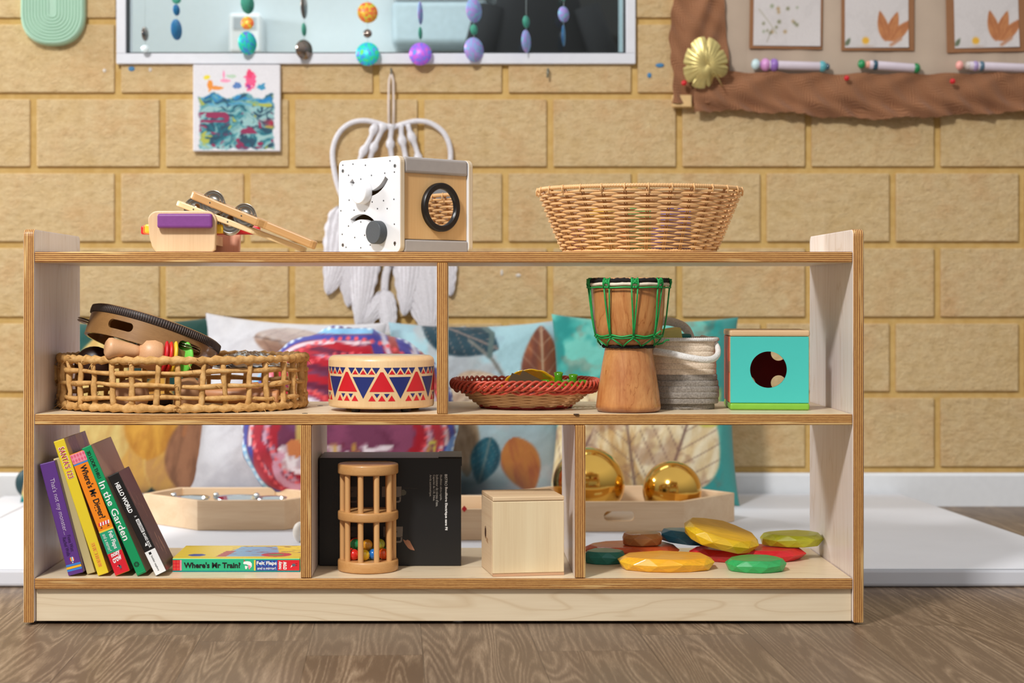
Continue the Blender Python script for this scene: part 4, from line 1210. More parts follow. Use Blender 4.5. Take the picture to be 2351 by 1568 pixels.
# ================================================================== lowest board
def bookm(name, c, rough=.32): return plain(name, c, rough, var=.02, nscale=30, spec=.5)
M_PAGES = None
def pages_mat():
    m, nt, b = newmat('page_edges'); setb(b, .8)
    sep = nt.nodes.new('ShaderNodeSeparateXYZ'); tc = nt.nodes.new('ShaderNodeTexCoord'); nt.links.new(tc.outputs['Object'], sep.inputs[0])
    f = mathn(nt, 'FRACT', mathn(nt, 'MULTIPLY', sep.outputs['X'], 620.0))
    nt.links.new(ramp(nt, f, [(.1, rgb(176, 156, 122)), (.5, rgb(224, 206, 172))]), b.inputs['Base Color'])
    return m
M_PAGES = pages_mat()
M_BLK = plain('black_ink', rgb(18, 18, 20), .4, var=0)
M_WHT = plain('white_ink', rgb(240, 240, 238), .4, var=0)
BYY = .016
def book(label, u, v, theta, L, t_, dep, cover, right=None, left=None, Y=BYY, pages=None, group='leaning picture books'):
    o = P(u, v, Y); o.z = Z_BOT + .0006
    th = math.radians(theta)
    bk = thing('picture_book', label, 'book', o, (0, -th, 0), group)
    c = MB()
    c.box((0, 0, 0), (t_, .0035, L), cover, r=.0012, seg=2)
    c.box((0, .001, 0), (.0016, dep, L), left or cover, r=.0006, seg=1)
    c.box((t_ - .0016, .001, 0), (t_, dep, L), right or cover, r=.0006, seg=1)
    bk['_'] = 0; del bk['_']
    q = MB(); q.box((.0017, .0036, .0012), (t_ - .0017, dep - .002, L - .0012), pages or M_PAGES); q.build('pages', bk)
    return bk, c
def band(c, t_, L, f0, f1, m, x0=0, x1=1, lift=.00015):
    """a printed band on the spine from fraction f0 to f1 below its top"""
    c.box((t_ * x0 + .0003, -lift, L * (1 - f1)), (t_ * x1 - .0003, .0004, L * (1 - f0)), m)
def down(bk, t_, L, body, f0, f1, xc, h, m, bold=0, name='lettering', spacing=1.0):
    M = frame_m((t_ * xc, -.0004, L * (1 - f0)), (0, 0, -1), (1, 0, 0))
    return lettering(body, L * (f1 - f0), h, M, m, bk, name, bold=bold, spacing=spacing)
# purple
M_PUR = bookm('purple_cover', rgb(92, 52, 128)); M_SB = bookm('sky_blue_ink', rgb(60, 130, 205)); M_OY = bookm('golden_ink', rgb(240, 180, 40)); M_LIL = plain('lilac_ink', rgb(196, 176, 206), .4, var=0)
L, T = .166, .0222
bk, c = book('purple book at the far left of the leaning row, against the side panel', 157, 1320, 14.5, L, T, .150, M_PUR)
for f0, f1, m in ((.905, .922, M_SB), (.925, .944, M_OY), (.947, .964, M_SB)): band(c, T, L, f0, f1, m)
c.build('cover', bk)
down(bk, T, L, "That's not my monster...", .145, .645, .52, .0088, M_LIL)
M_DKP = plain('dark_violet_ink', rgb(56, 26, 84), .4, var=0)
down(bk, T, L, 'Fiona Watt', .655, .80, .68, .0052, M_DKP); down(bk, T, L, 'Rachel Wells', .665, .83, .36, .0052, M_DKP)
b = MB()
for i, m in enumerate((M_RED, M_YELLOW, M_SB, M_WHT, M_ORANGE)):
    x0 = T * .5 - .0030 + i * .0012
    hgt = .0034 * math.sqrt(max(.1, 1 - ((i - 2) / 2.6) ** 2))
    b.prism([(x0, L * .135 - hgt), (x0 + .0012, L * .135 - hgt), (x0 + .0012, L * .135 + hgt), (x0, L * .135 + hgt)], -.0003, .0002, m)
b.box((T * .5 - .0008, -.0003, L * .135 - .0055), (T * .5 + .0008, .0002, L * .135 - .0042), M_WHT); b.build('balloon_emblem', bk)
# cream
book('thin cream book pushed back between the purple and yellow ones', 200, 1318, 16.4, .174, .0120, .140, bookm('cream_cover', rgb(196, 180, 128), .5), Y=.030)[1].build('cover', [o for o in COL.objects if o.name.startswith('picture_book')][-1])
# yellow
M_YC = bookm('yellow_cover', rgb(226, 200, 44))
def glitter():
    m, nt, b = newmat('brown_gold_cover'); setb(b, .3, spec=.5)
    f = noise_node(nt, tex_coords(nt, (200, 200, 18)), 3, 4, .7)
    f2 = noise_node(nt, tex_coords(nt), 26, 2)
    c = ramp(nt, f, [(.35, rgb(96, 58, 44)), (.6, rgb(150, 104, 78)), (.72, rgb(226, 202, 180))])
    nt.links.new(mixc(nt, ramp(nt, f2, [(.42, (1, 1, 1, 1)), (.5, (0, 0, 0, 1))]), c, rgb(186, 150, 50)), b.inputs['Base Color'])
    return m
L, T = .2035, .0160
bk, c = book('tall yellow book, tallest of the leaning row', 225, 1320, 18.4, L, T, .142, M_YC, right=glitter())
M_BOX = plain('salmon_ink', rgb(232, 142, 70), .4, var=0)
for i in range(6):
    f = .765 + i * .030; band(c, T, L, f, f + .0255, M_BOX, .30, .66)
c.build('cover', bk)
M_RI = plain('red_ink', rgb(196, 32, 40), .4, var=0)
down(bk, T, L, "SANTA'S 123", .052, .285, .52, .0095, M_WHT, bold=.045, spacing=1.1); o_ = down(bk, T, L, "SANTA'S 123", .055, .282, .52, .0082, M_RI, bold=.01, spacing=1.12); o_.location = (0, -.00025, 0)
for i, ch in enumerate('BRIMAX'):
    down(bk, T, L, ch, .768 + i * .030, .786 + i * .030, .48, .0040, M_YC).location = (0, -.00012, 0)
# orange
M_OC = bookm('orange_cover', rgb(238, 134, 24)); M_PK = bookm('pink_ink', rgb(236, 140, 160)); M_TL = bookm('teal_ink', rgb(36, 158, 116)); M_RC = bookm('crimson_ink', rgb(212, 30, 46)); M_YI = bookm('yellow_ink', rgb(238, 200, 60))
M_DG = bookm('dark_green_board', rgb(48, 72, 56))
M_PK2 = bookm('rose_ink', rgb(222, 96, 120))
def crow(b, x, z, s_, m1, m2):
    b.prism([(x + s_ * math.cos(a) * .55, z + s_ * math.sin(a) * .85) for a in [2 * PI * i / 14 for i in range(14)]], -.0003, .0002, m1)
    b.prism([(x - s_ * .35 + s_ * .42 * math.cos(a), z + s_ * .8 + s_ * .38 * math.sin(a)) for a in [2 * PI * i / 12 for i in range(12)]], -.00035, .0002, m2)
    b.prism([(x - s_ * .6, z + s_ * 1.0), (x - s_ * 1.5, z + s_ * .55), (x - s_ * .6, z + s_ * .6)], -.0003, .0002, M_WHT)
    for q in (-.3, .25): b.box((x + s_ * q - s_ * .07, -.0003, z - s_ * 1.5), (x + s_ * q + s_ * .07, .0002, z - s_ * .8), m2)
L, T = .1860, .0222
bk, c = book('orange book with pink top and red foot on its spine, in the leaning row', 265, 1322, 20.8, L, T, .150, M_OC, right=M_DG)
band(c, T, L, 0.005, .078, M_PK); band(c, T, L, .082, .094, M_SB); band(c, T, L, .635, .648, M_YI); band(c, T, L, .648, .822, M_TL); band(c, T, L, .822, .995, M_RC)
for i in range(5):
    for j in range(2): 
        x, z = T * (.1 + .2 * i), L * (1 - .022 - .036 * j); c.prism([(x, z + .003), (x + .0018, z), (x, z - .003), (x - .0018, z)], -.0002, .0002, M_PK2)
c.build('cover', bk)
down(bk, T, L, "Where's Mr Digger?", .108, .545, .52, .0125, M_BLK, bold=.018)
b = MB()
for i in range(8):
    x0 = T * .14 + i * T * .09
    b.prism([(x0, L * .402), (x0 + T * .09, L * .402), (x0 + T * .09 + .0012, L * .428), (x0 + .0012, L * .428)], -.0003, .0002, (M_RC, M_WHT)[i % 2])
for x in (.25, .72): b.box((T * x, -.0003, L * .385), (T * x + .0008, .0002, L * .402), M_BLK); b.box((T * x - .0014, -.0003, L * .383), (T * x + .0022, .0002, L * .387), M_BLK)
b.build('barrier_picture', bk)
down(bk, T, L, 'Felt Flaps', .660, .800, .66, .0080, M_WHT, bold=.02); down(bk, T, L, 'and a mirror!', .665, .805, .28, .0052, M_WHT)
lettering('nosy', T * .62, .0072, frame_m((T * .22, -.0004, L * .150), (1, 0, .18), (0, 0, 1)), M_WHT, bk, bold=.03)
lettering('crow', T * .62, .0068, frame_m((T * .20, -.0004, L * .113), (1, 0, .18), (0, 0, 1)), M_WHT, bk, bold=.03)
M_CROW = bookm('slate_ink', rgb(84, 96, 110))
b = MB(); crow(b, T * .52, L * .055, .0030, M_CROW, M_BLK); b.build('crow_emblem', bk)
# green
def patchy_cover(name, c1, c2):
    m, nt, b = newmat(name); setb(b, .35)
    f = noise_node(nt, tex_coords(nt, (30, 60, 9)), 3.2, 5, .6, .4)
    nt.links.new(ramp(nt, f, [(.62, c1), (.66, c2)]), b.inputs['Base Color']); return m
L, T = .2000, .0142
M_GC = bookm('green_cover', rgb(8, 146, 88))
bk, c = book('green book with white title and black round emblem, in the leaning row', 315, 1322, 23.6, L, T, .145, M_GC, right=patchy_cover('tan_printed_cover', rgb(172, 142, 112), rgb(150, 120, 104)))
cx_, cz_ = T * .42, L * .080
for i in range(9):
    a0, a1 = 2 * PI * i / 9, 2 * PI * (i + .72) / 9
    c.prism([(cx_ + .0008 * math.cos((a0 + a1) / 2), cz_ + .0008 * math.sin((a0 + a1) / 2)), (cx_ + .0040 * math.cos(a0), cz_ + .0040 * math.sin(a0)), (cx_ + .0040 * math.cos(a1), cz_ + .0040 * math.sin(a1))], -.0002, .0002, M_BLK)
c.box((.0012, -.0006, L * .010), (T - .0012, .0004, L * .016), M_GC, r=.0004)
c.build('cover', bk)
down(bk, T, L, '3D LOOK THRU', .035, .245, .50, .0052, M_BLK, bold=.012); down(bk, T, L, 'In the Garden', .275, .730, .52, .0098, M_WHT, bold=.01)
# black
L, T = .1588, .0168
bk, c = book('black book with white foot, at the right end of the leaning row', 358, 1320, 26.0, L, T, .082, bookm('black_cover', rgb(22, 20, 20)), right=patchy_cover('brown_worn_glare_cover', rgb(84, 62, 56), rgb(190, 150, 122)))  # glare on the worn black right cover, painted as brown with paler patches
band(c, T, L, .765, .995, M_WHT); band(c, T, L, .462, .590, M_WHT, .52, .86)
c.prism([(T * .30, L * .285), (T * .55, L * .285), (T * .45, L * .315)], -.0003, .0002, M_WHT)
c.build('cover', bk)
down(bk, T, L, 'HELLO WORLD', .085, .385, .48, .0066, M_WHT, bold=.035)
down(bk, T, L, 'A', .425, .440, .68, .0040, M_WHT); down(bk, T, L, 'HIGH-CONTRAST', .470, .584, .69, .0040, M_BLK, bold=.01).location = (0, -.0001, 0); down(bk, T, L, 'BOARD BOOK', .600, .745, .68, .0042, M_WHT, bold=.02)
down(bk, T, L, 'hinkler explore', .815, .965, .42, .0036, M_BLK)
b = MB(); b.box((T * .30, -.0003, L * .198), (T * .52, .0002, L * .221), M_BLK); b.build('square_emblem', bk)

# lying book
Y = .056; W = .1860; D = .125; TT = .0205
x0 = XX(396, Y)
bk = thing('picture_book', 'yellow topped book with a green spine, lying flat beside the leaning row', 'book', (x0, Y, Z_BOT + .0004))
M_TG = bookm('mint_green_ink', rgb(42, 178, 128)); M_CY = bookm('cyan_board', rgb(20, 170, 190)); M_RB2 = bookm('royal_blue_ink', rgb(44, 66, 148))
c = MB(); c.box((0, 0, .0012), (W, .0035, TT - .001), M_TG, r=.001, seg=2)
c.box((0, .0006, 0), (W, D, .0016), M_CY, r=.0005, seg=1)
sx = W / 292.0
def hb(u0, u1, m, z0=.0020, z1=.0172): c.box(((u0 - 396) * sx, -.00015, z0), ((u1 - 396) * sx, .0005, z1), m)
hb(396.6, 413, M_RC); hb(413, 417, M_PK); hb(583, 586.5, M_YI); hb(587, 637, M_RB2); hb(637, 687, M_RC)
for i in range(6):
    for j in range(3): 
        x, z = (591 + i * 8.5 - 396) * sx, .004 + .0055 * j; c.prism([(x + .0011 * math.cos(q), z + .0011 * math.sin(q)) for q in [2 * PI * k / 8 for k in range(8)]], -.00022, .0002, M_SB)
for i in range(2):
    for j in range(3): x, z = (400.5 + 8 * i - 396) * sx, .0045 + .005 * j; c.prism([(x, z + .0024), (x + .0022, z), (x, z - .0024), (x - .0022, z)], -.00022, .0002, bookm('salmon_red_ink', rgb(224, 70, 60)))
c.build('cover', bk)
c = MB(); n1, n2 = 96, 60
yv = (D - .0006)
c.box((0, .0004, TT - .0034), (W, D, TT - .0003), M_YC, r=.0008, seg=2); c.build('top_board', bk)
c = MB(); c.grid(lambda i, j: (.001 + (W - .002) * i, .0035 + (D - .005) * j, TT - .0001), n1, n2, painted('printed_card', .3), smooth=False)
o = c.build('cover_picture', bk)
gx = np.array([(v_.co.x / W, v_.co.y / D) for v_ in o.data.vertices]); X_, Y_ = gx[:, 0], gx[:, 1]
cc = np.tile([232, 204, 60], (len(X_), 1)).astype(float)
m_ = (X_ > .36 + .12 * Y_) & (X_ < .85 - .1 * Y_) & (Y_ > .12) & (Y_ < .9); cc[m_] = [120, 170, 205]
m_ = (X_ > .32 + .1 * Y_) & (X_ < .40 + .1 * Y_) & (Y_ > .1) & (Y_ < .55); cc[m_] = [176, 60, 50]
m_ = ((X_ - .80) / .12) ** 2 + ((Y_ - .25) / .16) ** 2 < 1; cc[m_] = [196, 50, 70]
m_ = ((X_ - .80) / .06) ** 2 + ((Y_ - .25) / .08) ** 2 < 1; cc[m_] = [110, 140, 70]
m_ = ((X_ - .17) / .07) ** 2 + ((Y_ - .22) / .09) ** 2 < 1; cc[m_] = [40, 70, 160]
m_ = (fbm(X_ * 10, Y_ * 14, 1.2, 4) > .38) & (Y_ > .25) & (X_ > .4); cc[m_] = [120, 80, 90]
set_cols(o, cc)
c = MB(); c.box((.002, .004, .0018), (W - .002, D - .002, TT - .0036), M_PAGES); c.build('pages', bk)
ft = lambda u, z: ((u - 396) * sx, -.0004, z)
lettering("Where's Mr Train?", (552 - 422) * sx, .0086, frame_m(ft(422, .0098), (1, 0, 0), (0, 0, 1)), M_BLK, bk, bold=.035)
lettering('Felt Flaps', 46 * sx, .0066, frame_m(ft(589, .0122), (1, 0, 0), (0, 0, 1)), M_WHT, bk, bold=.03)
lettering('and a mirror!', 42 * sx, .0040, frame_m(ft(591, .0054), (1, 0, 0), (0, 0, 1)), M_WHT, bk, bold=.01)
lettering('nosy', .0115, .0052, frame_m(ft(644, .0040), (0, 0, 1), (-1, 0, 0)), M_WHT, bk, bold=.03)
lettering('crow', .0115, .0052, frame_m(ft(654, .0034), (0, 0, 1), (-1, 0, 0)), M_WHT, bk, bold=.03)
b = MB(); b.prism([((674 - 396) * sx + .0028 * math.cos(q), .0100 + .0022 * math.sin(q)) for q in [2 * PI * k / 12 for k in range(12)]], -.0003, .0002, M_CROW)
b.prism([((669 - 396) * sx, .0098), ((667 - 396) * sx, .0060), ((671 - 396) * sx, .0085)], -.0003, .0002, M_WHT)
for q in (.0090, .0115): b.box(((678 - 396) * sx, -.0003, q), ((682 - 396) * sx, .0002, q + .0006), M_BLK)
b.build('crow_emblem', bk)
b = MB(); b.prism([((u_ - 396) * sx, z_) for u_, z_ in ((558, .0125), (560, .0150), (567, .0155), (574, .0150), (578, .0120), (578, .0080), (574, .0050), (571, .0090), (566, .0110), (560, .0112))], -.0003, .0002, M_WHT)
b.prism([((u_ - 396) * sx, z_) for u_, z_ in ((569, .0105), (576, .0085), (573, .0035), (571, .0040))], -.00035, .0002, M_PK)
b.prism([((u_ - 396) * sx, z_) for u_, z_ in ((562, .0090), (569, .0080), (566, .0040), (563, .0042))], -.0003, .0002, M_WHT)
b.prism([((u_ - 396) * sx, z_) for u_, z_ in ((559, .0155), (562, .0152), (561, .0185))], -.0003, .0002, M_RC); b.build('bird_picture', bk)

# kettle box
Y = .112; xk = -.2035
wk, hk, dk = .2125, .1610, .100
M_BOXB = plain('black_card', rgb(20, 19, 19), .42, var=.12, nscale=12)
t = thing('kettle_box', 'large black cardboard box with small white French text, standing in the middle compartment', 'box', (xk, Y, Z_BOT + .0004))
b = MB(); b.box((0, 0, 0), (wk, dk, hk), M_BOXB, r=.0012, seg=2); b.build('carton', t)
b = MB(); b.box((wk - .034, .002, hk), (wk + .0008, dk - .002, hk + .0014), M_BOXB, r=.0004); b.box((wk, .002, hk - .012), (wk + .0010, dk - .002, hk + .0012), M_BOXB); b.build('flap', t)
bx_ = lambda u, v: ((u - PX) * (CAM_D + Y) / FPX - xk, -.0004, CAM_Z - (v - PY) * (CAM_D + Y) / FPX - Z_BOT - .0004)
M_GRAYT = plain('grey_ink', rgb(196, 192, 184), .5, var=0); M_DIMT = plain('dim_grey_ink', rgb(66, 62, 58), .6, var=0)
def bt(body, u, v0, v1, h, m, bold=0):
    s_ = (CAM_D + Y) / FPX
    lettering(body, (v1 - v0) * s_, h * s_, frame_m(bx_(u, v0), (0, 0, -1), (1, 0, 0)), m, t, bold=bold)
bt('BISTRO', 1024, 1089, 1115.5, 6.0, M_WHT); bt('Bouilloire Electrique sans Fil', 1024, 1118, 1217, 7.2, M_WHT, bold=.03)
bt('Ebullition ultra-rapide.', 1012, 1090, 1149, 6.0, M_GRAYT); bt("Indicateur de niveau d'eau.", 1004, 1090, 1163, 6.0, M_GRAYT)
bt('Capacité de 1.0l, 34oz.', 996, 1090, 1150, 6.2, M_GRAYT); bt('Arrêt automatique.', 988, 1090, 1140, 6.2, M_GRAYT)
bt('Sarrêt automatiquement', 772, 1108, 1166, 4.5, M_DIMT); bt("lorsque l'eau est à ébullition", 765, 1108, 1172, 4.5, M_DIMT); bt('Verser et savourer', 772, 1200, 1238, 4.5, M_DIMT); bt('Remplir deau', 873, 1108, 1138, 4.5, M_DIMT); bt('Placez sur la base', 873, 1200, 1238, 4.5, M_DIMT)
M_KET = plain('taupe_ink', rgb(122, 112, 102), .5, var=.1); M_KET2 = plain('dark_taupe_ink', rgb(84, 77, 70), .5, var=.1)
def poly_uv(b_, pts, m, lift=.0003):
    b_.prism([(bx_(u, v)[0], bx_(u, v)[2]) for u, v in pts], -lift, .0002, m)
for (u, v, m) in ((895, 1117, M_KET), (898, 1209, M_KET), (797, 1117, M_KET2), (797, 1209, M_KET2)):
    b = MB()
    poly_uv(b, [(u - 18, v), (u + 26, v), (u + 25, v - 2), (u + 27, v + 1), (u + 26, v + 24), (u - 18, v + 24)], m)
    poly_uv(b, [(u - 4, v + 10), (u + 14, v + 10), (u + 14, v + 13.5), (u - 4, v + 13.5)], M_DIMT, .0004)
    poly_uv(b, [(u + 22, v + 23), (u + 26, v + 23), (u + 25, v + 34), (u + 21, v + 37), (u - 6, v + 37), (u - 6, v + 33), (u + 19, v + 33), (u + 22, v + 31)], m)
    b.build('kettle_picture', t)
b = MB(); poly_uv(b, [(921, 1124), (928, 1124), (933, 1129), (932, 1135), (926, 1138), (921, 1137)], plain('olive_grey_ink', rgb(88, 86, 72), .5)); poly_uv(b, [(921, 1120.4), (958, 1121), (958, 1121.6), (921, 1121.2)], M_DIMT); b.build('lid_picture', t)
b = MB(); poly_uv(b, [(925, 1238), (931, 1241), (936, 1239), (941, 1242), (945, 1250), (950, 1259), (952, 1263.5), (943, 1262), (937, 1258), (931, 1250), (928, 1245)], plain('skin_tone_ink', rgb(176, 122, 92), .5, var=.15)); b.build('hand_picture', t)

# rattle cage with balls
Y = .078; xr = XX(845, Y)
M_RC_ = wood('rattle_cage_beech', rgb(208, 158, 100), rgb(186, 132, 74), 'X', .4, coat=.2)
M_ROD = wood('rattle_rod_beech', rgb(222, 174, 116), rgb(202, 148, 90), 'Z', .4)
t = thing('rattle_cage', 'upright cylindrical wooden bar rattle with coloured balls inside, in front of the black box', 'rattle', (xr, Y, Z_BOT))
for z0_, z1_ in ((.0003, .0165), (.0745, .0880), (.1420, .1570)):
    b = MB(); b.cyl((0, 0, z0_), (0, 0, z1_), .0446, M_RC_, bev=.0022, seg=64); b.build('disc', t)
for z0_, z1_ in ((.0165, .0745), (.0880, .1420)):
    for i in range(10):
        a = 2 * PI * (i + .12) / 10
        b = MB(); x, y = .0375 * math.cos(a), .0375 * math.sin(a); b.cyl((x, y, z0_), (x, y, z1_), .0041, M_ROD, seg=14); b.build('rod', t)
BR = .0082
balls = [(-.020, -.016, 0, 'red', rgb(214, 40, 30)), (-.0045, -.021, 0, 'yellow', rgb(240, 200, 40)), (.0085, -.014, 0, 'blue', rgb(20, 110, 190)), (.0235, -.010, 0, 'orange', rgb(226, 84, 24)), (.006, .004, 0, 'lime', rgb(170, 190, 50)), (.022, .008, 0, 'dark green', rgb(20, 120, 70)),
         (-.018, -.003, 1, 'green', rgb(20, 140, 80)), (-.001, -.008, 1, 'amber', rgb(214, 150, 40)), (.017, -.003, 1, 'olive', rgb(170, 176, 50)), (-.020, .012, 0, 'crimson', rgb(200, 30, 30)), (-.019, .008, 1, 'scarlet', rgb(220, 50, 30))]
for x, y, up, nm, cc_ in balls:
    b = MB(); b.sphere((0, 0, 0), BR, plain(nm.replace(' ', '_') + '_ball_paint', cc_, .18, coat=.5, var=.02), seg=24, rings=14)
    tag(b.build('wooden_ball', loc=(xr + x, Y + y, Z_BOT + .0165 + BR + up * .0132)), nm + ' wooden ball inside the upright bar rattle' + (', in the upper layer' if up else ''), 'ball', 'coloured balls in the bar rattle')

# coin box cube
Y = .0125
M_PINE = wood('pale_pine', rgb(234, 214, 174), rgb(220, 194, 152), 'Z', .5)
M_PINE2 = wood('pale_pine_end', rgb(232, 208, 172), rgb(212, 180, 144), 'Y', .5)
t = thing('wooden_cube_box', 'plain pale wooden cube box with a small burnt emblem, in the middle compartment', 'wooden box', (XX(1131.5, Y), Y, Z_BOT + .0003), (0, 0, math.radians(9)))
wc, hc, dc_ = .1050, .1140, .095
b = MB(); b.box((.0002, .0003, .004), (wc - .0002, .0075, hc - .0065), M_PINE, r=.0012); b.build('front_panel', t)
b = MB(); b.box((.0, .0078, .0002), (.0075, dc_, hc - .0062), M_PINE2, r=.001); b.build('side_panel', t)
b = MB(); b.box((wc - .0075, .0078, .0002), (wc, dc_, hc - .0062), M_PINE2, r=.001); b.build('side_panel', t)
b = MB(); b.box((.0076, dc_ - .0075, .0002), (wc - .0076, dc_, hc - .0062), M_PINE, r=.001); b.build('rear_panel', t)
b = MB(); b.box((0, 0, hc - .0060), (wc, dc_, hc), wood('pale_pine_lid', rgb(232, 206, 166), rgb(206, 168, 128), 'X', .5), r=.0012); lid = b.build('lid', t)
c = MB(); c.box((.034, dc_ / 2 - .002, hc - .02), (.070, dc_ / 2 + .002, hc + .02), M_PINE); carve(lid, [c])
b = MB(); b.box((0.0004, .0004, .0), (wc - .0004, .0074, .0038), wood('pine_base_strip', rgb(214, 172, 136), rgb(190, 144, 108), 'X', .5)); b.build('base_strip', t)
M_BURN = plain('burnt_wood', rgb(58, 30, 14), .7)
b = MB(); n = 28
for r0, r1, m in ((0, .0052, M_BURN), (.0060, .0068, plain('scorched_brown', rgb(120, 74, 40), .7))):
    vs = []; fs = []
    for i in range(n):
        a = 2 * PI * i / n
        for r_ in (r0, r1): vs.append((-.0003, .0600 + r_ * .95 * math.cos(a), .0560 + r_ * 1.35 * math.sin(a)))
    for i in range(n): i2 = (i + 1) % n; fs.append((2 * i, 2 * i + 1, 2 * i2 + 1, 2 * i2))
    b.add(vs, fs, m)
b.build('oval_emblem', t)
lettering('mst', .0150, .0075, frame_m((-.0003, .0530, .0478), (0, -1, -.12), (0, 0, 1)), plain('light_burn', rgb(176, 128, 82), .7), t, bold=.0)

# faceted wooden stones
def stone(label, col, X, Y, z, rx, ry, h, n=10, seed=1, tilt=(0, 0, 0)):
    rs = random.Random(seed)
    b = MB(); cname = label.split(' wooden')[0].replace(' ', '_').replace(',', '') + '_stain'
    m, nt, bb = newmat(cname); setb(bb, .36, spec=.5, coat=.15)
    f = noise_node(nt, tex_coords(nt, (6, 60, 60)), 5, 4, .65)
    f2 = noise_node(nt, tex_coords(nt), 60, 4, .7)
    c_ = ramp(nt, f, [(.3, scale_c(col, .78)), (.7, scale_c(col, 1.12))])
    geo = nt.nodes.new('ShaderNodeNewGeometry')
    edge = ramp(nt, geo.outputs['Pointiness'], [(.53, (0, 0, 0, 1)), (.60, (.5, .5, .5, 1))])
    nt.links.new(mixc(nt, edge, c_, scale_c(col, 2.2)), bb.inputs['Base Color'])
    da = [2 * PI * (i + rs.uniform(-.16, .16)) / n for i in range(n)]
    k_ = [rs.uniform(.95, 1.04) for _ in range(n)]
    def pt(a, k, zz, s_): return (rx * s_ * k * math.cos(a), ry * s_ * k * math.sin(a), zz)
    V = [(0, 0, h)] + [pt(da[i], k_[i], h * rs.uniform(.90, 1.0), .86) for i in range(n)]                      # top
    V += [pt((da[i] + da[(i + 1) % n] + (2 * PI if i == n - 1 else 0)) / 2, 1.0, h * rs.uniform(.45, .62), 1.0) for i in range(n)]   # girdle
    V += [pt(da[i], k_[i], 0, .90) for i in range(n)] + [(0, 0, 0)]
    for i in range(1, n + 1): V[i] = (V[i][0], V[i][1], h if False else V[i][2])
    F = []
    for i in range(n):
        j = (i + 1) % n; t0, t1 = 1 + i, 1 + j; g0 = 1 + n + i; gp = 1 + n + (i - 1) % n; b0, b1 = 1 + 2 * n + i, 1 + 2 * n + j
        F += [(0, t0, t1), (t0, g0, t1), (gp, b0, g0, t0), (b0, b1, g0), (len(V) - 1, b1, b0)]
    bm_ = bmesh.new(); vv = [bm_.verts.new(p) for p in V]
    for f_ in F: bm_.faces.new([vv[q] for q in f_])
    bmesh.ops.recalc_face_normals(bm_, faces=bm_.faces)
    bmesh.ops.bevel(bm_, geom=list(bm_.edges), offset=.0007, segments=1, affect='EDGES')
    b.bm(bm_, m)
    o = b.build('stacking_stone', loc=(X, Y, z), rot=tuple(math.radians(q) for q in tilt))
    return tag(o, label, 'wooden stone', 'coloured faceted wooden stones')
zb = Z_BOT + .0003
stone('burnt orange wooden stone at the back left with the brown one on top', rgb(204, 84, 40), XX(1450, .215), .215, zb, .0760, .050, .0185, 12, 2)
stone('small brown wooden stone on top of the burnt orange one', rgb(176, 120, 70), XX(1475, .205), .205, zb + .0188, .0325, .028, .0190, 8, 3)
stone('dark blue wooden stone lying between the brown and the raised mustard ones', rgb(26, 100, 134), XX(1570, .225), .225, zb + .0187, .0400, .032, .0200, 8, 4, (0, 6, 0))
stone('red wooden stone flat at the back right under the olive lime one', rgb(206, 32, 42), XX(1716, .185), .185, zb, .0920, .052, .0180, 12, 5)
stone('olive lime wooden stone resting on the red one by the side panel', rgb(176, 180, 40), XX(1817, .205), .205, zb + .0184, .0500, .038, .0190, 10, 6)
stone('large mustard wooden stone tilted high over the others', rgb(222, 174, 30), XX(1652, .165), .165, zb + .0290, .0600, .048, .0215, 12, 7, (12, 13, 0))
stone('amber orange wooden stone flat at the front, largest of the front row', rgb(240, 168, 40), XX(1529, .095), .095, zb, .0735, .054, .0195, 12, 8)
stone('bright green wooden stone flat at the front right', rgb(44, 156, 84), XX(1735, .078), .078, zb, .0455, .040, .0180, 12, 9)
stone('dark teal wooden stone at the front left against the divider', rgb(24, 112, 102), XX(1388, .148), .148, zb, .0330, .030, .0185, 9, 10)
# ================================================================== on the mat behind the shelf unit
MZ = MAT_Z + .0003
M_TRAYW = wood('pale_tray_wood', rgb(232, 204, 168), rgb(212, 176, 136), 'X', .5)
M_TRAYW2 = wood('tray_base_ply', rgb(226, 214, 198), rgb(206, 190, 170), 'X', .6)
def hex_tray(label, pts, h, handle=None):
    cx = sum(p[0] for p in pts) / 6; cy = sum(p[1] for p in pts) / 6
    t = thing('hexagonal_tray', label, 'tray', (cx, cy, MZ), group='hexagonal wooden trays on the mat')
    q = [Vector((p[0] - cx, p[1] - cy, 0)) for p in pts]
    b = MB(); b.prism([(p.x * .985, p.y * .985) for p in q], .0, .006, M_TRAYW2, plane='XY'); b.build('base', t)
    for i in range(6):
        a, c = q[i], q[(i + 1) % 6]; k = 1 - .011 / ((a + c) / 2).length
        b = MB(); b.prism([(a.x, a.y), (c.x, c.y), (c.x * k, c.y * k), (a.x * k, a.y * k)], .0, h, M_TRAYW, r=.0012, seg=2, plane='XY')
        o = b.build('side_wall', t)
        if handle is not None and i in handle:
            mid = (a + c) / 2; d = (c - a).normalized(); nrm = Vector((d.y, -d.x, 0))
            cc = MB(); cc.M = frame_m(mid + Vector((0, 0, h * .52)), d, (0, 0, 1))
            cc.prism(rrect(.058, .0185, .009, 5), -.03, .03, M_TRAYW, plane='XY'); carve(o, [cc])
    return t
hex_tray('pale wooden hexagonal tray at the left, holding silver dishes', [(-.484, .77), (-.321, .775), (-.245, .885), (-.355, 1.0), (-.555, .995), (-.606, .885)], .056)
hex_tray('wooden hexagonal tray at the right with a handle slot, holding the brass balls', [(.185, .75), (.428, .755), (.545, .90), (.445, 1.03), (.205, 1.03), (.085, .90)], .056, handle=(0,))
hex_tray('pinkish wooden tray mostly hidden behind the black box', [(-.12, .64), (.062, .64), (.150, .73), (.060, .86), (-.12, .86), (-.19, .75)], .056)
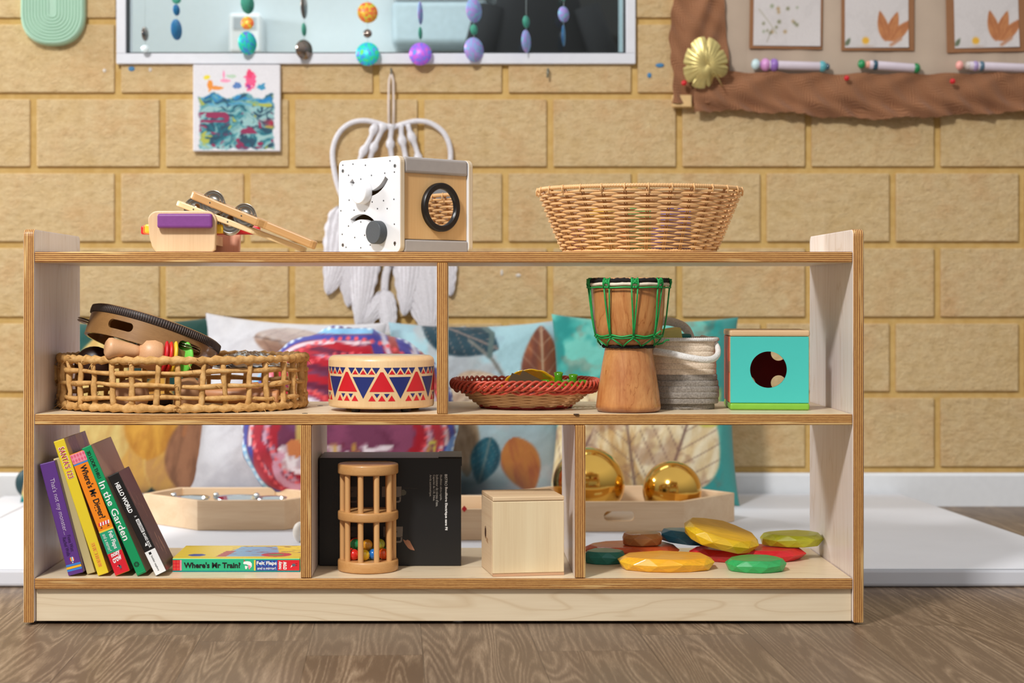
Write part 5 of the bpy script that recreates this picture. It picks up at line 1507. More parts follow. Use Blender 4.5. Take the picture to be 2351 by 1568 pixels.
b = MB(); b.prism([(.0, .006), (.005, 0), (0, -.006), (-.005, 0)], -.0008, 0, M_RED); tag(b.build('red_diamond_sticker', loc=(XX(1066, .64), .6395, ZZ(1168, .64))), 'small red diamond sticker on the front of the half hidden tray', 'sticker')
M_SIL = plain('polished_silver', rgb(214, 222, 224), .12, metal=1, var=.03)
for (u, Y, r, lb) in ((438, .885, .036, 'small silver dish at the left of the left tray'), (545, .885, .045, 'larger bright silver dish in the middle of the left tray'), (622, .880, .030, 'small silver dish with a dark edge at the right of the left tray')):
    t = thing('silver_dish', lb, 'dish', (XX(u, Y), Y, MZ + .0062), group='silver dishes in the left tray')
    b = MB(); b.lathe([(0, .0), (r * .6, .0), (r * .8, .006), (r, .040), (r * 1.05, .043), (r * .96, .041), (r * .74, .010), (0, .004)], M_SIL, seg=40); b.build('bowl', t)
    b = MB(); b.sphere((-r * .9, -.004, .047), .0058, M_SIL, seg=16, rings=10); b.build('knob', t)
M_BRASS = plain('polished_brass', rgb(226, 180, 88), .12, metal=1, var=.10, nscale=9)
for (u, v, Y, r, lb) in ((1352, 1104, .885, .0700, 'large polished brass ball in the right tray'), (1543, 1133, .880, .0570, 'smaller polished brass ball in the right tray')):
    b = MB(); b.sphere((0, 0, 0), r, M_BRASS, seg=64, rings=40); tag(b.build('brass_ball', loc=(XX(u, Y), Y, MZ + .0062 + r)), lb, 'ball', 'brass balls in the right tray')
b = MB(); b.sphere((0, 0, 0), .014, plain('white_wood_bead', rgb(236, 228, 216), .5), sc=(1, 1, 1.3)); tag(b.build('wooden_bead', loc=(XX(690, .62), .62, MZ + .0188 + .03)), 'cream wooden knob just left of the black box, behind the divider', 'bead')
COL.objects['wooden_bead'].location.z = MZ + .0182

class Dye:
    """colours for a cloth, laid on with shapes in its own u, v (-1..1)"""
    def __init__(s, u, v, base): s.u, s.v = u, v; s.c = np.tile(np.array(base, float), (len(u), 1))
    def put(s, k, col): k = np.clip(k, 0, 1)[:, None]; s.c = s.c * (1 - k) + np.array(col, float) * k; return s
    def edge(s, d, w=.02): return np.clip(.5 - d / w, 0, 1)
    def disk(s, x, y, r, col, w=.03): return s.put(s.edge(np.hypot(s.u - x, s.v - y) - r, w), col)
    def ringd(s, x, y, r, t, col, w=.02): return s.put(s.edge(np.abs(np.hypot(s.u - x, s.v - y) - r) - t, w), col)
    def leaf(s, x, y, ang, L, W, col, vein=None, shade=None, w=.03):
        a = math.radians(ang); p = (s.u - x) * math.cos(a) + (s.v - y) * math.sin(a); q = -(s.u - x) * math.sin(a) + (s.v - y) * math.cos(a)
        f = np.clip(p / L, 0, 1); half = W * np.sin(np.pi * f ** .8) ** .8; k = s.edge(np.abs(q) - half, w) * (p > 0) * (p < L)
        s.put(k, col)
        if shade is not None: s.put(k * np.clip(.5 + .9 * nz(p * 1.5, q * 7, 1.4, x * 9, 3), 0, 1) * .75, shade)
        if vein is not None:
            s.put(k * s.edge(np.abs(q) - .012, .02), vein)
            s.put(k * s.edge(np.abs(((p - np.abs(q) * 1.1) / L * 6) % 1 - .5) - .04, .08) * .7, vein)
        return s
    def stroke(s, pts, t, col, w=.02):
        d = np.full(len(s.u), 9.0)
        for (x0, y0), (x1, y1) in zip(pts[:-1], pts[1:]):
            L2 = (x1 - x0) ** 2 + (y1 - y0) ** 2; f = np.clip(((s.u - x0) * (x1 - x0) + (s.v - y0) * (y1 - y0)) / L2, 0, 1)
            d = np.minimum(d, np.hypot(s.u - x0 - f * (x1 - x0), s.v - y0 - f * (y1 - y0)))
        return s.put(s.edge(d - t, w), col)
    def dots(s, pts, n, r, col):
        r = r * 1.45
        seg = [math.dist(a, b) for a, b in zip(pts[:-1], pts[1:])]; T = sum(seg)
        for i in range(n):
            q = T * (i + .5) / n; k = 0
            while q > seg[k] and k < len(seg) - 1: q -= seg[k]; k += 1
            f = q / seg[k]; s.disk(pts[k][0] + f * (pts[k + 1][0] - pts[k][0]), pts[k][1] + f * (pts[k + 1][1] - pts[k][1]), r, col, .015)
        return s
    def mottle(s, col, amt=.5, sc=3, seed=0, th=0): return s.put(np.clip((nz(s.u, s.v, sc * .6, seed * 3.1 + sc) - th) * 2.6, 0, 1) * amt, col)

def cushion(label, x, y, W, H, T, lean, rz, roll, fn, mat_name='cushion_cloth'):
    n = 110
    t = thing('cushion', label, 'cushion', (x, y, MZ), group='printed cushions against the brick wall')
    def side(sg):
        b = MB()
        def f(i, j):
            u, v = 2 * i - 1, 2 * j - 1
            k = (max(1 - abs(u) ** 2.6, 0) * max(1 - abs(v) ** 2.6, 0)) ** .48
            cu = 1 - .075 * (1 - v * v) * abs(u) ** 3; cv = 1 - .075 * (1 - u * u) * abs(v) ** 3
            wr = .004 * float(fbm(np.array(u * 3.0), np.array(v * 3.0), 1.4, x * 7)) * k
            return (W / 2 * u * cu, -sg * (T / 2 * k + wr), H / 2 * v * cv)
        b.grid(f, n, n, painted(mat_name, .85, sheen=.2, bmp=.2), flip=(sg < 0))
        return b
    A, B = side(1), side(-1)
    m = MB(); m.v = A.v + B.v; k = len(A.v); m.f = A.f + [[q + k for q in f] for f in B.f]; m.mi = A.mi + B.mi; m.sm = A.sm + B.sm; m.mats = A.mats
    o = m.build('cover', t)
    R_ = Matrix.Rotation(math.radians(rz), 3, 'Z') @ Matrix.Rotation(-math.radians(lean), 3, 'X') @ Matrix.Rotation(math.radians(roll), 3, 'Y')
    o.data.transform(R_.to_4x4())
    zmin = min(v.co.z for v in o.data.vertices); o.data.transform(Matrix.Translation((0, 0, -zmin)))
    ymax = max(v.co.y for v in o.data.vertices); t.location.y = min(y, WALL_Y - .003 - ymax)
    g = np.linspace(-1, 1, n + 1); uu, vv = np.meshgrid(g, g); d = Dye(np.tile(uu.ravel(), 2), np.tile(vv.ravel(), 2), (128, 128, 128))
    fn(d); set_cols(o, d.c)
    return t
def cush_a(d):
    d.c[:] = (14, 62, 54); d.mottle((6, 36, 34), .7, 3); d.put(np.clip((-d.u - .3) * 2, 0, 1), (20, 120, 118))
    g1, g2, g3 = (196, 150, 74), (176, 130, 78), (224, 192, 128)
    for (x, y, a, L, W) in ((.1, -1.0, 118, 1.5, .42), (.1, -1.05, 88, 1.35, .34), (.35, -1.0, 62, 1.1, .30), (-.2, -.95, 148, 1.2, .4)):
        d.leaf(x, y, a, L * 1.02, W * 1.07, (214, 186, 110)); d.leaf(x, y, a, L, W, g1, None, g2)
    d.leaf(-.35, -.9, 84, 1.75, .42, (206, 180, 110), None, (190, 150, 84)); d.leaf(-.65, -.6, 100, 1.5, .38, (222, 200, 120), None, (200, 170, 60))
    d.leaf(.25, -.62, 82, .95, .26, (206, 152, 60), None, (170, 112, 40)); d.leaf(.62, -1.0, 80, 1.0, .26, (150, 104, 74), None, (110, 74, 52))
    d.stroke([(.95, .6), (.72, .1), (.62, -.35)], .02, (160, 104, 66)); d.put(np.clip((d.u - .86) * 12, 0, 1) * (d.v > -.6), (54, 40, 20))  # dark brown right edge: shade in the gap between cushions, painted on
def cush_b(d):
    d.c[:] = (198, 196, 198); d.mottle((184, 182, 186), .6, 3); d.leaf(-.40, .74, -10, 1.1, .22, (138, 104, 86), (90, 64, 52), (176, 150, 128)); d.stroke([(.9, .2), (.45, .35)], .02, (150, 130, 110))
    d.stroke([(-.35, .0), (.1, -.35)], .028, (176, 140, 92)); d.mottle((208, 208, 212), .5, 2, 4)
def cush_c(d):
    d.c[:] = (176, 172, 164); d.mottle((150, 146, 140), .6, 4); d.leaf(-.6, -.4, 40, 1.2, .3, (150, 144, 134), (120, 114, 104))
def cush_d(d):
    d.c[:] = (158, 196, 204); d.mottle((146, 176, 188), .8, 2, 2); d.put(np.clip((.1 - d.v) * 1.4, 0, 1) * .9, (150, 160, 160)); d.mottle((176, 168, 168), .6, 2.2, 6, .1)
    d.leaf(-.60, 1.10, -30, .95, .34, (36, 66, 78), (138, 120, 112), (26, 50, 60))
    d.stroke([(-.10, .75), (.15, .5), (.38, .1), (.5, -.2)], .020, (116, 116, 110)); d.stroke([(.08, .95), (.16, .85), (.12, .55)], .03, (84, 102, 100))
    d.leaf(-.35, -.02, 20, .72, .30, (176, 150, 126), (140, 122, 104), (200, 184, 160))
    d.leaf(.74, -.18, 91, 1.12, .27, (146, 84, 52), (190, 160, 130), (104, 58, 48))
    d.leaf(.34, -.36, -72, .66, .22, (150, 82, 48), None, (176, 116, 52)); d.leaf(-.22, .0, -86, .80, .17, (122, 102, 76), None, (150, 134, 112))
    d.leaf(.10, -.35, -105, .55, .16, (30, 84, 98), (90, 110, 110), (22, 56, 70)); d.put(np.clip((-.62 - d.v) * 4, 0, 1) * np.clip(.8 - np.abs(d.u + .2), 0, 1), (20, 34, 36))  # near-black foot: shadow under the cushion, painted into its cloth colour
    d.stroke([(-.35, .2), (-.3, -.3), (-.55, -.6)], .02, (110, 106, 98))
def cush_e(d):
    d.c[:] = (48, 148, 140); d.mottle((110, 184, 170), .85, 2.2, 1, -.1); d.mottle((14, 120, 116), .8, 2.4, 5, .15)
    d.put(np.clip((-.1 - d.v) * 2, 0, 1) * .6, (50, 134, 134))
    cr, br, ve = (222, 208, 172), (176, 134, 76), (110, 84, 76)
    d.leaf(-.15, -.10, 100, .62, .30, (180, 134, 96), ve, cr)
    d.leaf(-.9, -.95, 62, 1.35, .42, cr, ve, (196, 170, 116)); d.leaf(-.1, -.9, 98, 1.15, .40, cr, ve, br); d.leaf(.18, -.98, 72, 1.25, .46, (226, 214, 182), ve, (204, 178, 130))
    d.mottle((132, 92, 78), .35, 5, 3, .25); d.leaf(.55, -.2, 40, .7, .16, (206, 196, 90), None, (150, 160, 70))
    d.put(np.clip((d.u - .78) * 14, 0, 1), (60, 140, 134))
cushion('cushion with gold petals on dark green, behind the leaning books', -.715, 1.26, .435, .400, .13, 13, 3, -1, cush_a)
cushion('pale grey cushion with a brown leaf, left of the dotted fabric bundle', -.360, 1.24, .400, .395, .12, 14, -4, 3, cush_b)
cushion('grey beige cushion peeping over the top of the dotted fabric bundle', -.140, 1.30, .330, .380, .10, 10, 2, 0, cush_c)
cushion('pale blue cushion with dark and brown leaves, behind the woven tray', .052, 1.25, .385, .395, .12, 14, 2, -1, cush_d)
cushion('teal cushion with large cream leaves, behind the brass balls', .402, 1.20, .400, .405, .13, 13, -3, 1, cush_e)

# dotted fabric bundle
t = thing('fabric_bundle', 'round bundle of maroon, red and blue cloth printed with rows of dots', 'fabric bundle', (XX(803, 1.03), 1.030, MZ))
RXb, RYb, RZb = .217, .115, .1960
nA, nB = 180, 110
def bundle(i, j):
    lo = 2 * PI * i; la = PI * (j - .5)
    x, y, z = math.cos(la) * math.sin(lo), -math.cos(la) * math.cos(lo), math.sin(la)
    fold = .018 * math.sin(7 * x + 9 * z * z) * max(z, 0) + .010 * math.sin(18 * math.atan2(z, x) + 2) * (math.hypot(x, z) > .75) + .02 * float(fbm(np.array(x * 2.2), np.array(z * 2.2), 1.2, 2))
    k = 1 + fold
    q = 1.0 if z > -.75 else 1 - .25 * (-.75 - z)
    sx = 1 + .10 * (z < 0) * (-z) * (1 if x < 0 else .3)
    return (RXb * x * k * sx, RYb * y * k, RZb * (z * k if z > -.93 else -.93) + RZb * .93)
b = MB(); b.grid(bundle, nA, nB, painted('dotted_cloth', .85, sheen=.2, bmp=.2), closed_u=True); o = b.build('cloth', t)
co = np.array([v_.co[:] for v_ in o.data.vertices]); U = co[:, 0] / RXb; V = (co[:, 2] - RZb * .93) / RZb
d = Dye(U, V, (112, 54, 84)); rr = np.hypot(U, V)
d.mottle((140, 70, 104), .7, 4); d.mottle((96, 36, 66), .7, 5, 3)
wv = rr + .05 * np.sin(5 * np.arctan2(V, U)) * (V > -.2)
def ringb(r0, r1, col): d.put(np.clip((wv - r0) / .012, 0, 1) * np.clip((r1 - wv) / .012, 0, 1), col)
ringb(.60, .70, (156, 20, 40)); ringb(.70, .76, (190, 150, 170)); ringb(.76, .86, (170, 36, 52)); ringb(.86, .91, (216, 190, 196)); ringb(.91, .97, (54, 60, 150)); ringb(.97, 1.04, (120, 176, 214)); ringb(1.04, 1.3, (60, 62, 150))
top = (V > .25)
d.put(top * np.clip(np.sin(V * 34 + 3 * np.sin(U * 3)) * 2, 0, 1) * (rr < .85) * (U < .35), (168, 14, 34)); d.put(top * np.clip(np.sin(V * 34 + 3 * np.sin(U * 3) + 2.4) * 3 - 1.2, 0, 1) * (rr < .85) * (U < .35), (96, 20, 52))
d.put((V > .1) * (U > .22) * np.clip(np.sin(U * 26 + 9 * V) * 2, 0, 1) * .9, (58, 56, 140)); d.put((V > .1) * (U > .22) * np.clip(np.sin(U * 26 + 9 * V + 2.2) * 2.4 - .9, 0, 1), (150, 60, 56)); d.put((V > .1) * (U > .22) * np.clip(np.sin(U * 26 + 9 * V + 4.0) * 3 - 2, 0, 1), (196, 190, 204))
arc = lambda x, y, r, a0, a1, n=14: [(x + r * math.cos(math.radians(a0 + (a1 - a0) * i / n)), y + r * math.sin(math.radians(a0 + (a1 - a0) * i / n))) for i in range(n + 1)]
d.disk(-.37, .12, .20, (106, 56, 96)); d.put((np.hypot((U + .36) / .5, V + .02) < .20) * (V > -.35), (190, 160, 90)); d.dots(arc(-.37, .12, .16, 200, -20), 13, .020, (226, 216, 226)); d.dots(arc(-.37, .12, .24, 200, -20), 18, .016, (226, 90, 90))
d.put((np.abs(U + .30) < .30) * (V < -.18) * (V > -.45) * .8, (206, 196, 200))
d.dots([(-.62, -.22), (-.50, -.40), (-.42, -.20)], 12, .018, (230, 224, 230)); d.put((np.hypot(U + .46, V + .22) < .09) * 1.0, (196, 120, 70))
for k in range(6): d.stroke([(-.30 + .09 * k, -.18), (-.18 + .09 * k, -.52)], .018, [(190, 150, 70), (126, 60, 84), (196, 160, 84), (110, 40, 64), (184, 140, 64), (120, 50, 80)][k])
d.stroke([(-.14, -.50), (.0, -.28), (.13, -.50)], .07, (110, 46, 80)); d.dots([(-.14, -.50), (.0, -.26), (.13, -.50)], 14, .019, (228, 222, 228))
d.dots([(.16, -.18), (.20, -.60)], 13, .018, (222, 212, 222)); d.dots([(.20, -.24), (.40, -.20)], 8, .018, (222, 212, 222)); d.dots([(.27, -.28), (.31, -.60)], 12, .017, (220, 80, 80)); d.dots([(.30, -.34), (.50, -.30)], 8, .017, (220, 80, 80))
d.stroke([(.30, -.58), (.42, -.38), (.62, -.42), (.66, -.12)], .045, (160, 10, 34)); d.stroke([(.36, -.58), (.50, -.50), (.58, -.46)], .020, (206, 170, 110)); d.stroke([(.70, -.62), (.78, -.18)], .035, (196, 186, 80)); d.dots([(.70, -.62), (.78, -.18)], 10, .014, (120, 60, 80))
d.stroke([(.82, -.55), (.98, -.15)], .04, (96, 140, 206)); d.stroke([(.9, -.60), (1.04, -.30)], .03, (150, 60, 64))
d.stroke(arc(-.55, -.35, .28, 150, 290), .05, (166, 18, 44)); d.stroke(arc(-.45, -.42, .20, 140, 330), .04, (206, 150, 172)); d.dots(arc(-.40, -.30, .16, 210, 350), 9, .020, (232, 222, 230))
for r_, n_, c_ in ((.885, 74, (226, 84, 90)), (1.005, 84, (210, 226, 236)), (.73, 60, (226, 90, 96))): d.dots(arc(0, 0, r_, 0, 360, 60), n_, .014, c_)
set_cols(o, d.c)


tag(MB().sphere((0, 0, 0), .026, plain('dark_teal_toy', rgb(24, 60, 66), .6), sc=(1, .8, 1.2)).build('soft_toy', loc=(-.935, 1.30, MZ + .0312)), 'small dark teal soft toy by the baseboard, left of the shelf unit', 'soft toy')
# ================================================================== hung on the brick wall
WF = WALL_Y - .0008
# mint rounded wall speaker
M_MINT = plain('mint_plastic', rgb(168, 206, 182), .42, var=.02)
mx_, mz_ = XX(119, 1.37), ZZ(29, 1.37); mr = .0715; mh = .150
t = thing('mint_wall_plate', 'mint green rounded wall panel with concentric ridges, upper left corner', 'wall panel', (mx_, WF, mz_))
def stadium(r, y):
    o_ = []
    n = 32
    for i in range(n + 1):
        a = PI + PI * i / n; c, s_ = math.cos(a), math.sin(a); k = (abs(c) ** 2.3 + abs(s_) ** 2.3) ** (-1 / 2.3); o_.append((r * k * c, y, r * k * s_))
    for i in range(n + 1):
        a = PI * i / n; c, s_ = math.cos(a), math.sin(a); k = (abs(c) ** 2.3 + abs(s_) ** 2.3) ** (-1 / 2.3); o_.append((r * k * c, y, mh * (r / mr) ** .3 * 1.0 + r * k * s_))
    return o_
b = MB(); rings = [(mr * .96, 0), (mr * 1.0, -.006), (mr, -.020), (mr * .965, -.026)]
r_ = mr * .95
while r_ > .006: rings += [(r_, -.0255), (r_ - .0014, -.0290), (r_ - .0040, -.0290), (r_ - .0054, -.0255)]; r_ -= .0070
vs = []; fs = []
R0 = [stadium(r, y) for r, y in rings]; n = len(R0[0])
for R1 in R0: vs += R1
for k in range(len(R0) - 1):
    for i in range(n): i2 = (i + 1) % n; fs.append((k * n + i, (k + 1) * n + i, (k + 1) * n + i2, k * n + i2))
fs.append(tuple((len(R0) - 1) * n + i for i in range(n))[::-1])
b.add(vs, fs, M_MINT, False); b.build('ridged_front', t)

# strings of shiny discs in front of the window
def holo(name, stops):
    m, nt, bb = newmat(name); setb(bb, .4, metal=.15, spec=.5)
    f = noise_node(nt, tex_coords(nt), 120, 3, .6, .5); n_ = len(stops)
    nt.links.new(ramp(nt, f, [(.25 + .5 * i / (n_ - 1), rgb(*c)) for i, c in enumerate(stops)]), bb.inputs['Base Color']); return m
H_RAIN = holo('rainbow_foil', [(240, 90, 230), (90, 120, 250), (40, 230, 240), (60, 240, 120), (220, 230, 60)])
H_WARM = holo('warm_foil', [(250, 70, 120), (255, 120, 60), (250, 220, 70), (120, 230, 120)])
H_VIO = holo('violet_foil', [(250, 150, 90), (220, 110, 240), (140, 120, 255), (50, 200, 250)])
H_LIL = holo('lilac_foil', [(250, 200, 250), (196, 160, 250), (150, 210, 255), (170, 250, 230)])
H_BLU = holo('blue_foil', [(50, 90, 170), (40, 140, 190), (110, 90, 190)])
H_GRN = holo('green_foil', [(60, 160, 140), (90, 190, 160), (60, 120, 140)])
H_GRY = plain('grey_mirror_disc', rgb(150, 136, 126), .15, metal=.9)
H_CLR = plain('clear_crystal', rgb(226, 240, 242), .08, var=.02)
M_THR = plain('clear_thread', rgb(196, 214, 214), .4)
HY = WALL_Y - .030
strands = [('leftmost sequin string, with one tiny clear crystal', 333, [(78, 5, 16, H_GRY), (112, 9, 9, H_CLR)]),
  ('sequin string with small blue discs at the left of the window', 405, [(-2, 10, 11, H_GRN), (23, 6, 13, H_BLU), (68, 9, 24, H_BLU)]),
  ('sequin string with green, orange and lilac discs over the white dispenser', 568, [(8, 13, 24, H_GRN), (53, 15, 15, H_WARM), (99, 19, 27, H_RAIN)]),
  ('sequin string ending in a grey mirror disc', 698, [(15, 5, 28, H_GRY), (68, 4, 15, H_GRN), (114, 18, 23, H_GRY)]),
  ('sequin string with a red gold disc and a rainbow disc', 844, [(-8, 8, 6, H_GRY), (29, 23, 24, H_WARM), (77, 10, 10, H_GRY), (124, 27, 27, H_RAIN)]),
  ('sequin string ending in a violet and orange disc', 965, [(30, 5, 26, H_LIL), (76, 4, 14, H_GRN), (124, 27, 26, H_VIO)]),
  ('sequin string with two large pale lilac discs', 1088, [(24, 18, 28, H_LIL), (68, 8, 12, H_GRN), (114, 22, 28, H_LIL)]),
  ('sequin string with narrow greenish discs before the black jacket', 1208, [(50, 8, 14, H_GRN), (95, 11, 26, H_LIL)]),
  ('rightmost sequin string, before the dark cupboard', 1294, [(-10, 5, 12, H_GRN), (33, 13, 18, H_LIL), (82, 5, 24, H_BLU)])]
for lb, u, ds in strands:
    t = thing('sequin_string', lb, 'hanging decoration', (XX(u, HY), HY, 1.62), group='sequin strings before the window')
    zl = ZZ(ds[-1][0], HY) - 1.62
    b = MB(); b.tube([(0, 0, 0), (0, 0, zl)], .0005, M_THR, seg=5); b.build('thread', t)
    for v, w, h, m in ds:
        z = ZZ(v, HY) - 1.62; k = (CAM_D + HY) / FPX
        if z > .0: continue
        b = MB(); yaw = math.acos(min(1, w / h)) if h > w else 0
        b.lathe([(0, -.0006), (h * k, -.0006), (h * k, .0006), (0, .0006)], m, seg=32, M=Matrix.Translation((0, 0, z)) @ Matrix.Rotation(yaw, 4, 'Z') @ Matrix.Rotation(PI / 2, 4, 'X'))
        b.build('sequin', t)

# child's painting on canvas
u0, u1, v0, v1 = 443, 643, 148, 347
Yc = WALL_Y - .020
cx0, cx1, cz0, cz1 = XX(u0, Yc), XX(u1, Yc), ZZ(v1, Yc), ZZ(v0, Yc)
M_CANV = plain('white_canvas', rgb(228, 226, 230), .8, var=.02)
t = thing('canvas_painting', "child's painting on canvas in teal, pink and orange, hung below the window", 'painting', ((cx0 + cx1) / 2, WF, (cz0 + cz1) / 2))
w2, h2 = (cx1 - cx0) / 2, (cz1 - cz0) / 2
b = MB(); b.box((-w2, -.018, -h2), (w2, 0, h2), M_CANV, r=.002, seg=2); b.build('canvas', t)
n = 150; b = MB(); b.grid(lambda i, j: (w2 * .985 * (2 * i - 1), -.01815, h2 * .985 * (2 * j - 1)), n, n, painted('child_paint', .5), smooth=False); o = b.build('paint_layer', t)
g = np.linspace(-1, 1, n + 1); uu, vv = np.meshgrid(g, g); d = Dye(uu.ravel(), vv.ravel(), (230, 228, 232))
blob = np.maximum(np.abs(d.u) - .88, np.maximum(-.98 - d.v, d.v - .30 - .06 * np.sin(d.u * 9))) + .05 * fbm(d.u * 6, d.v * 6, 1.5, 2)
k = np.clip(-blob * 18, 0, 1); wx = nz(d.u, d.v, 1.2, 3.3, 3); sw = nz(d.u * .8 + wx * .5, d.v * 2.2 + wx * .9, 1.4, 5, 4)
d.put(k, (70, 150, 160)); d.put(k * np.clip(sw * 3 + .2, 0, 1), (150, 196, 196)); d.put(k * np.clip(-sw * 3 - .2, 0, 1), (20, 104, 122))
s2 = nz(d.u * 1.6 + wx, d.v * 3.4 + wx * 1.4, 1.5, 9, 4); d.put(k * np.clip(s2 * 4 - 1.0, 0, 1), (34, 74, 96)); d.put(k * np.clip(-s2 * 4 - 1.1, 0, 1) * .6, (170, 200, 196))
s3 = nz(d.u * 1.2 + .4 * wx, d.v * 2, 1.6, 14, 3); d.put(k * np.clip(s3 * 5 - 1.6, 0, 1) * (d.v < -.1), (150, 40, 84)); d.put(k * np.clip((.22 - np.abs(d.v - .22)) * 6, 0, 1) * np.clip(sw * 3, 0, 1), (20, 130, 196)); d.put(k * np.clip(-s3 * 5 - 2.4, 0, 1), (180, 186, 80)); d.put(k * np.clip((d.u - .55) * 4, 0, 1) * np.clip(.12 - np.abs(d.v + .35), 0, .1) * 10, (176, 34, 60))
rg = lambda x, y, a, bb, c: d.put(np.clip((1 - np.hypot((d.u - x) / a, (d.v - y) / bb) + .5 * fbm(d.u * 9, d.v * 9, 1.3, x * 5)) * 8, 0, 1), c)
rg(.32, .64, .13, .24, (244, 90, 140)); rg(.30, .80, .08, .10, (240, 60, 110)); rg(-.68, .72, .08, .06, (240, 220, 60)); rg(-.62, .54, .07, .14, (240, 150, 50)); rg(-.45, .46, .16, .05, (238, 150, 60)); rg(-.24, .64, .14, .04, (250, 160, 190)); rg(-.3, .76, .03, .12, (250, 150, 190)); rg(.02, .52, .10, .07, (90, 130, 190)); rg(.58, .50, .10, .08, (60, 150, 190)); rg(-.12, .74, .12, .04, (190, 214, 190)); rg(.28, .50, .06, .05, (170, 60, 150))
set_cols(o, d.c)

# macrame heart
M_MAC = rope_mat('white_macrame_cotton', rgb(236, 234, 238), rgb(206, 202, 206))
MY = WALL_Y - .016
t = thing('macrame_hanging', 'white macrame hanging with a heart shaped hoop and feathered tails, on a hook', 'wall hanging', (XX(898, MY), MY, ZZ(165, MY)))
o0 = Vector(t.location)
m_ = lambda u, v, dy=0: P(u, v, MY) - o0 + Vector((0, dy, 0))
b = MB(); b.tube([m_(898, 158, .014), m_(898, 158, 0), m_(898, 166, -.004), m_(898, 172, 0)], .002, plain('steel_hook', rgb(140, 140, 130), .3, metal=1), seg=8); b.build('hook', t)
for du in (-1, 1):
    b = MB(); b.tube([m_(898, 168), m_(898 + du * 5, 185), m_(898 + du * 6, 240), m_(898 + du * 5, 296)], .0026, plain('cream_cord', rgb(224, 208, 196), .9), seg=8); b.build('cord', t)
hoop = [(898, 294), (872, 284), (838, 277), (805, 283), (778, 306), (764, 345), (768, 395), (784, 450), (820, 520), (898, 610)]
L_ = smooth_path([m_(*p) for p in hoop]); Rr = smooth_path([m_(1796 - u + (2 if u < 800 else 0), v + 1) for u, v in hoop])
b = MB(); b.tube(L_ + Rr[::-1][1:], .0058, M_MAC, seg=12); b.build('hoop', t)
for i, (u0, u1, v1, du) in enumerate(((862, 826, 372, -1), (880, 848, 372, -1), (898, 898, 372, 0), (921, 930, 372, 1), (938, 962, 372, 1))):
    b = MB(); pts = []; rad = []
    nn = 40
    for q in range(nn + 1):
        f = q / nn; v = 286 + (610 - 286) * f; u = u0 + (u1 - u0) * min(1, (v - 286) / 86) + (898 - u1) * max(0, (v - 430) / 180); u += 2 * math.sin(f * 21 + i) * (f < .5)
        pts.append(m_(u, v, -.004)); rad.append(.0056 + .0048 * max(0, math.sin(f * 42 + i)) * (f < .6))
    b.tube(pts, rad, M_MAC, seg=10); b.build('knotted_cord', t)
def feather(top, tip, w, name='feather', bell=.45, dy=0):
    A, B = m_(*top, dy), m_(*tip, dy); ax = (B - A); L = ax.length; ax.normalize(); px = Vector((ax.z, 0, -ax.x)); k = (CAM_D + MY) / FPX
    b = MB()
    def f(i, j):
        a = 2 * PI * i; f_ = j; hw = w * k * (math.sin(PI * min(1, f_ ** bell * .98)) ** .75 * .92 + .08 * (1 - f_)) if 0 < f_ < 1 else .001
        rip = 1 + .05 * math.sin(f_ * 40 + 3 * math.cos(a) * 5)
        c, s_ = math.cos(a), math.sin(a)
        y = -(.010 * s_ * (1 - .6 * abs(c)) * math.sin(PI * max(.03, min(.97, f_))) ** .5 + .0016 * math.sin(c * 22 + f_ * 6))
        return A + ax * (L * f_) + px * (hw * c * rip) + Vector((0, y, .006 * -abs(c) * rip))
    b.grid(f, 72, 26, M_MAC, closed_u=True)
    b.build(name, t)
feather((812, 470), (752, 672), 52, dy=.0); feather((800, 520), (800, 700), 38, dy=.004); feather((842, 560), (822, 748), 36, dy=-.004)
feather((890, 664), (828, 752), 22, bell=.6, dy=-.002); feather((882, 660), (899, 776), 24, bell=.6, dy=-.006)
feather((960, 540), (985, 768), 66, dy=0); feather((945, 545), (928, 720), 40, dy=-.004); feather((1010, 540), (1036, 674), 34, dy=.002)
b = MB(); b.tube(smooth_path([m_(896, 600), m_(886, 630), m_(883, 665), m_(886, 690)]), .0085, M_MAC, seg=12, flat=.6); b.build('centre_cord', t)
b = MB(); b.tube([P(1258, 158, WALL_Y + .012), P(1258, 160, MY), P(1257, 178, MY)], .0024, plain('grey_hook', rgb(128, 132, 120), .4, metal=.6), seg=8); tag(b.build('wall_hook'), 'small empty grey hook on the brick under the right half of the window', 'hook')
M_TACK = plain('blue_adhesive', rgb(70, 130, 176), .7); M_TACK2 = plain('pale_adhesive', rgb(214, 206, 196), .8)
for (u, v, a, c, m, lb) in ((302, 158, .0075, .0055, M_TACK, 'blue blob of adhesive left under the window frame corner'), (345, 160, .004, .005, M_TACK2, 'pale blob of adhesive right of the blue one under the window'), (240, 162, .004, .004, M_TACK2, 'pale blob of adhesive on the brick left of the window'),
      (1515, 150, .010, .005, M_TACK, 'blue smear of adhesive between the window and the notice board'), (1491, 173, .005, .006, M_TACK, 'small blue blob of adhesive below the smear right of the window'), (1152, 626, .003, .007, M_TACK2, 'pale smear of adhesive seen under the top board'), (1190, 632, .006, .004, M_TACK2, 'pale spot of adhesive seen under the top board, right of the smear'), (1944, 645, .005, .004, M_TACK2, 'pale spot of adhesive on the brick beside the shelf unit')):
    b = MB(); b.sphere((0, 0, 0), 1, m, seg=12, rings=8, sc=(a, .0022, c)); tag(b.build('adhesive_blob', loc=P(u, v, WALL_Y - .0004)), lb, 'adhesive blob', 'blobs of adhesive left on the bricks')

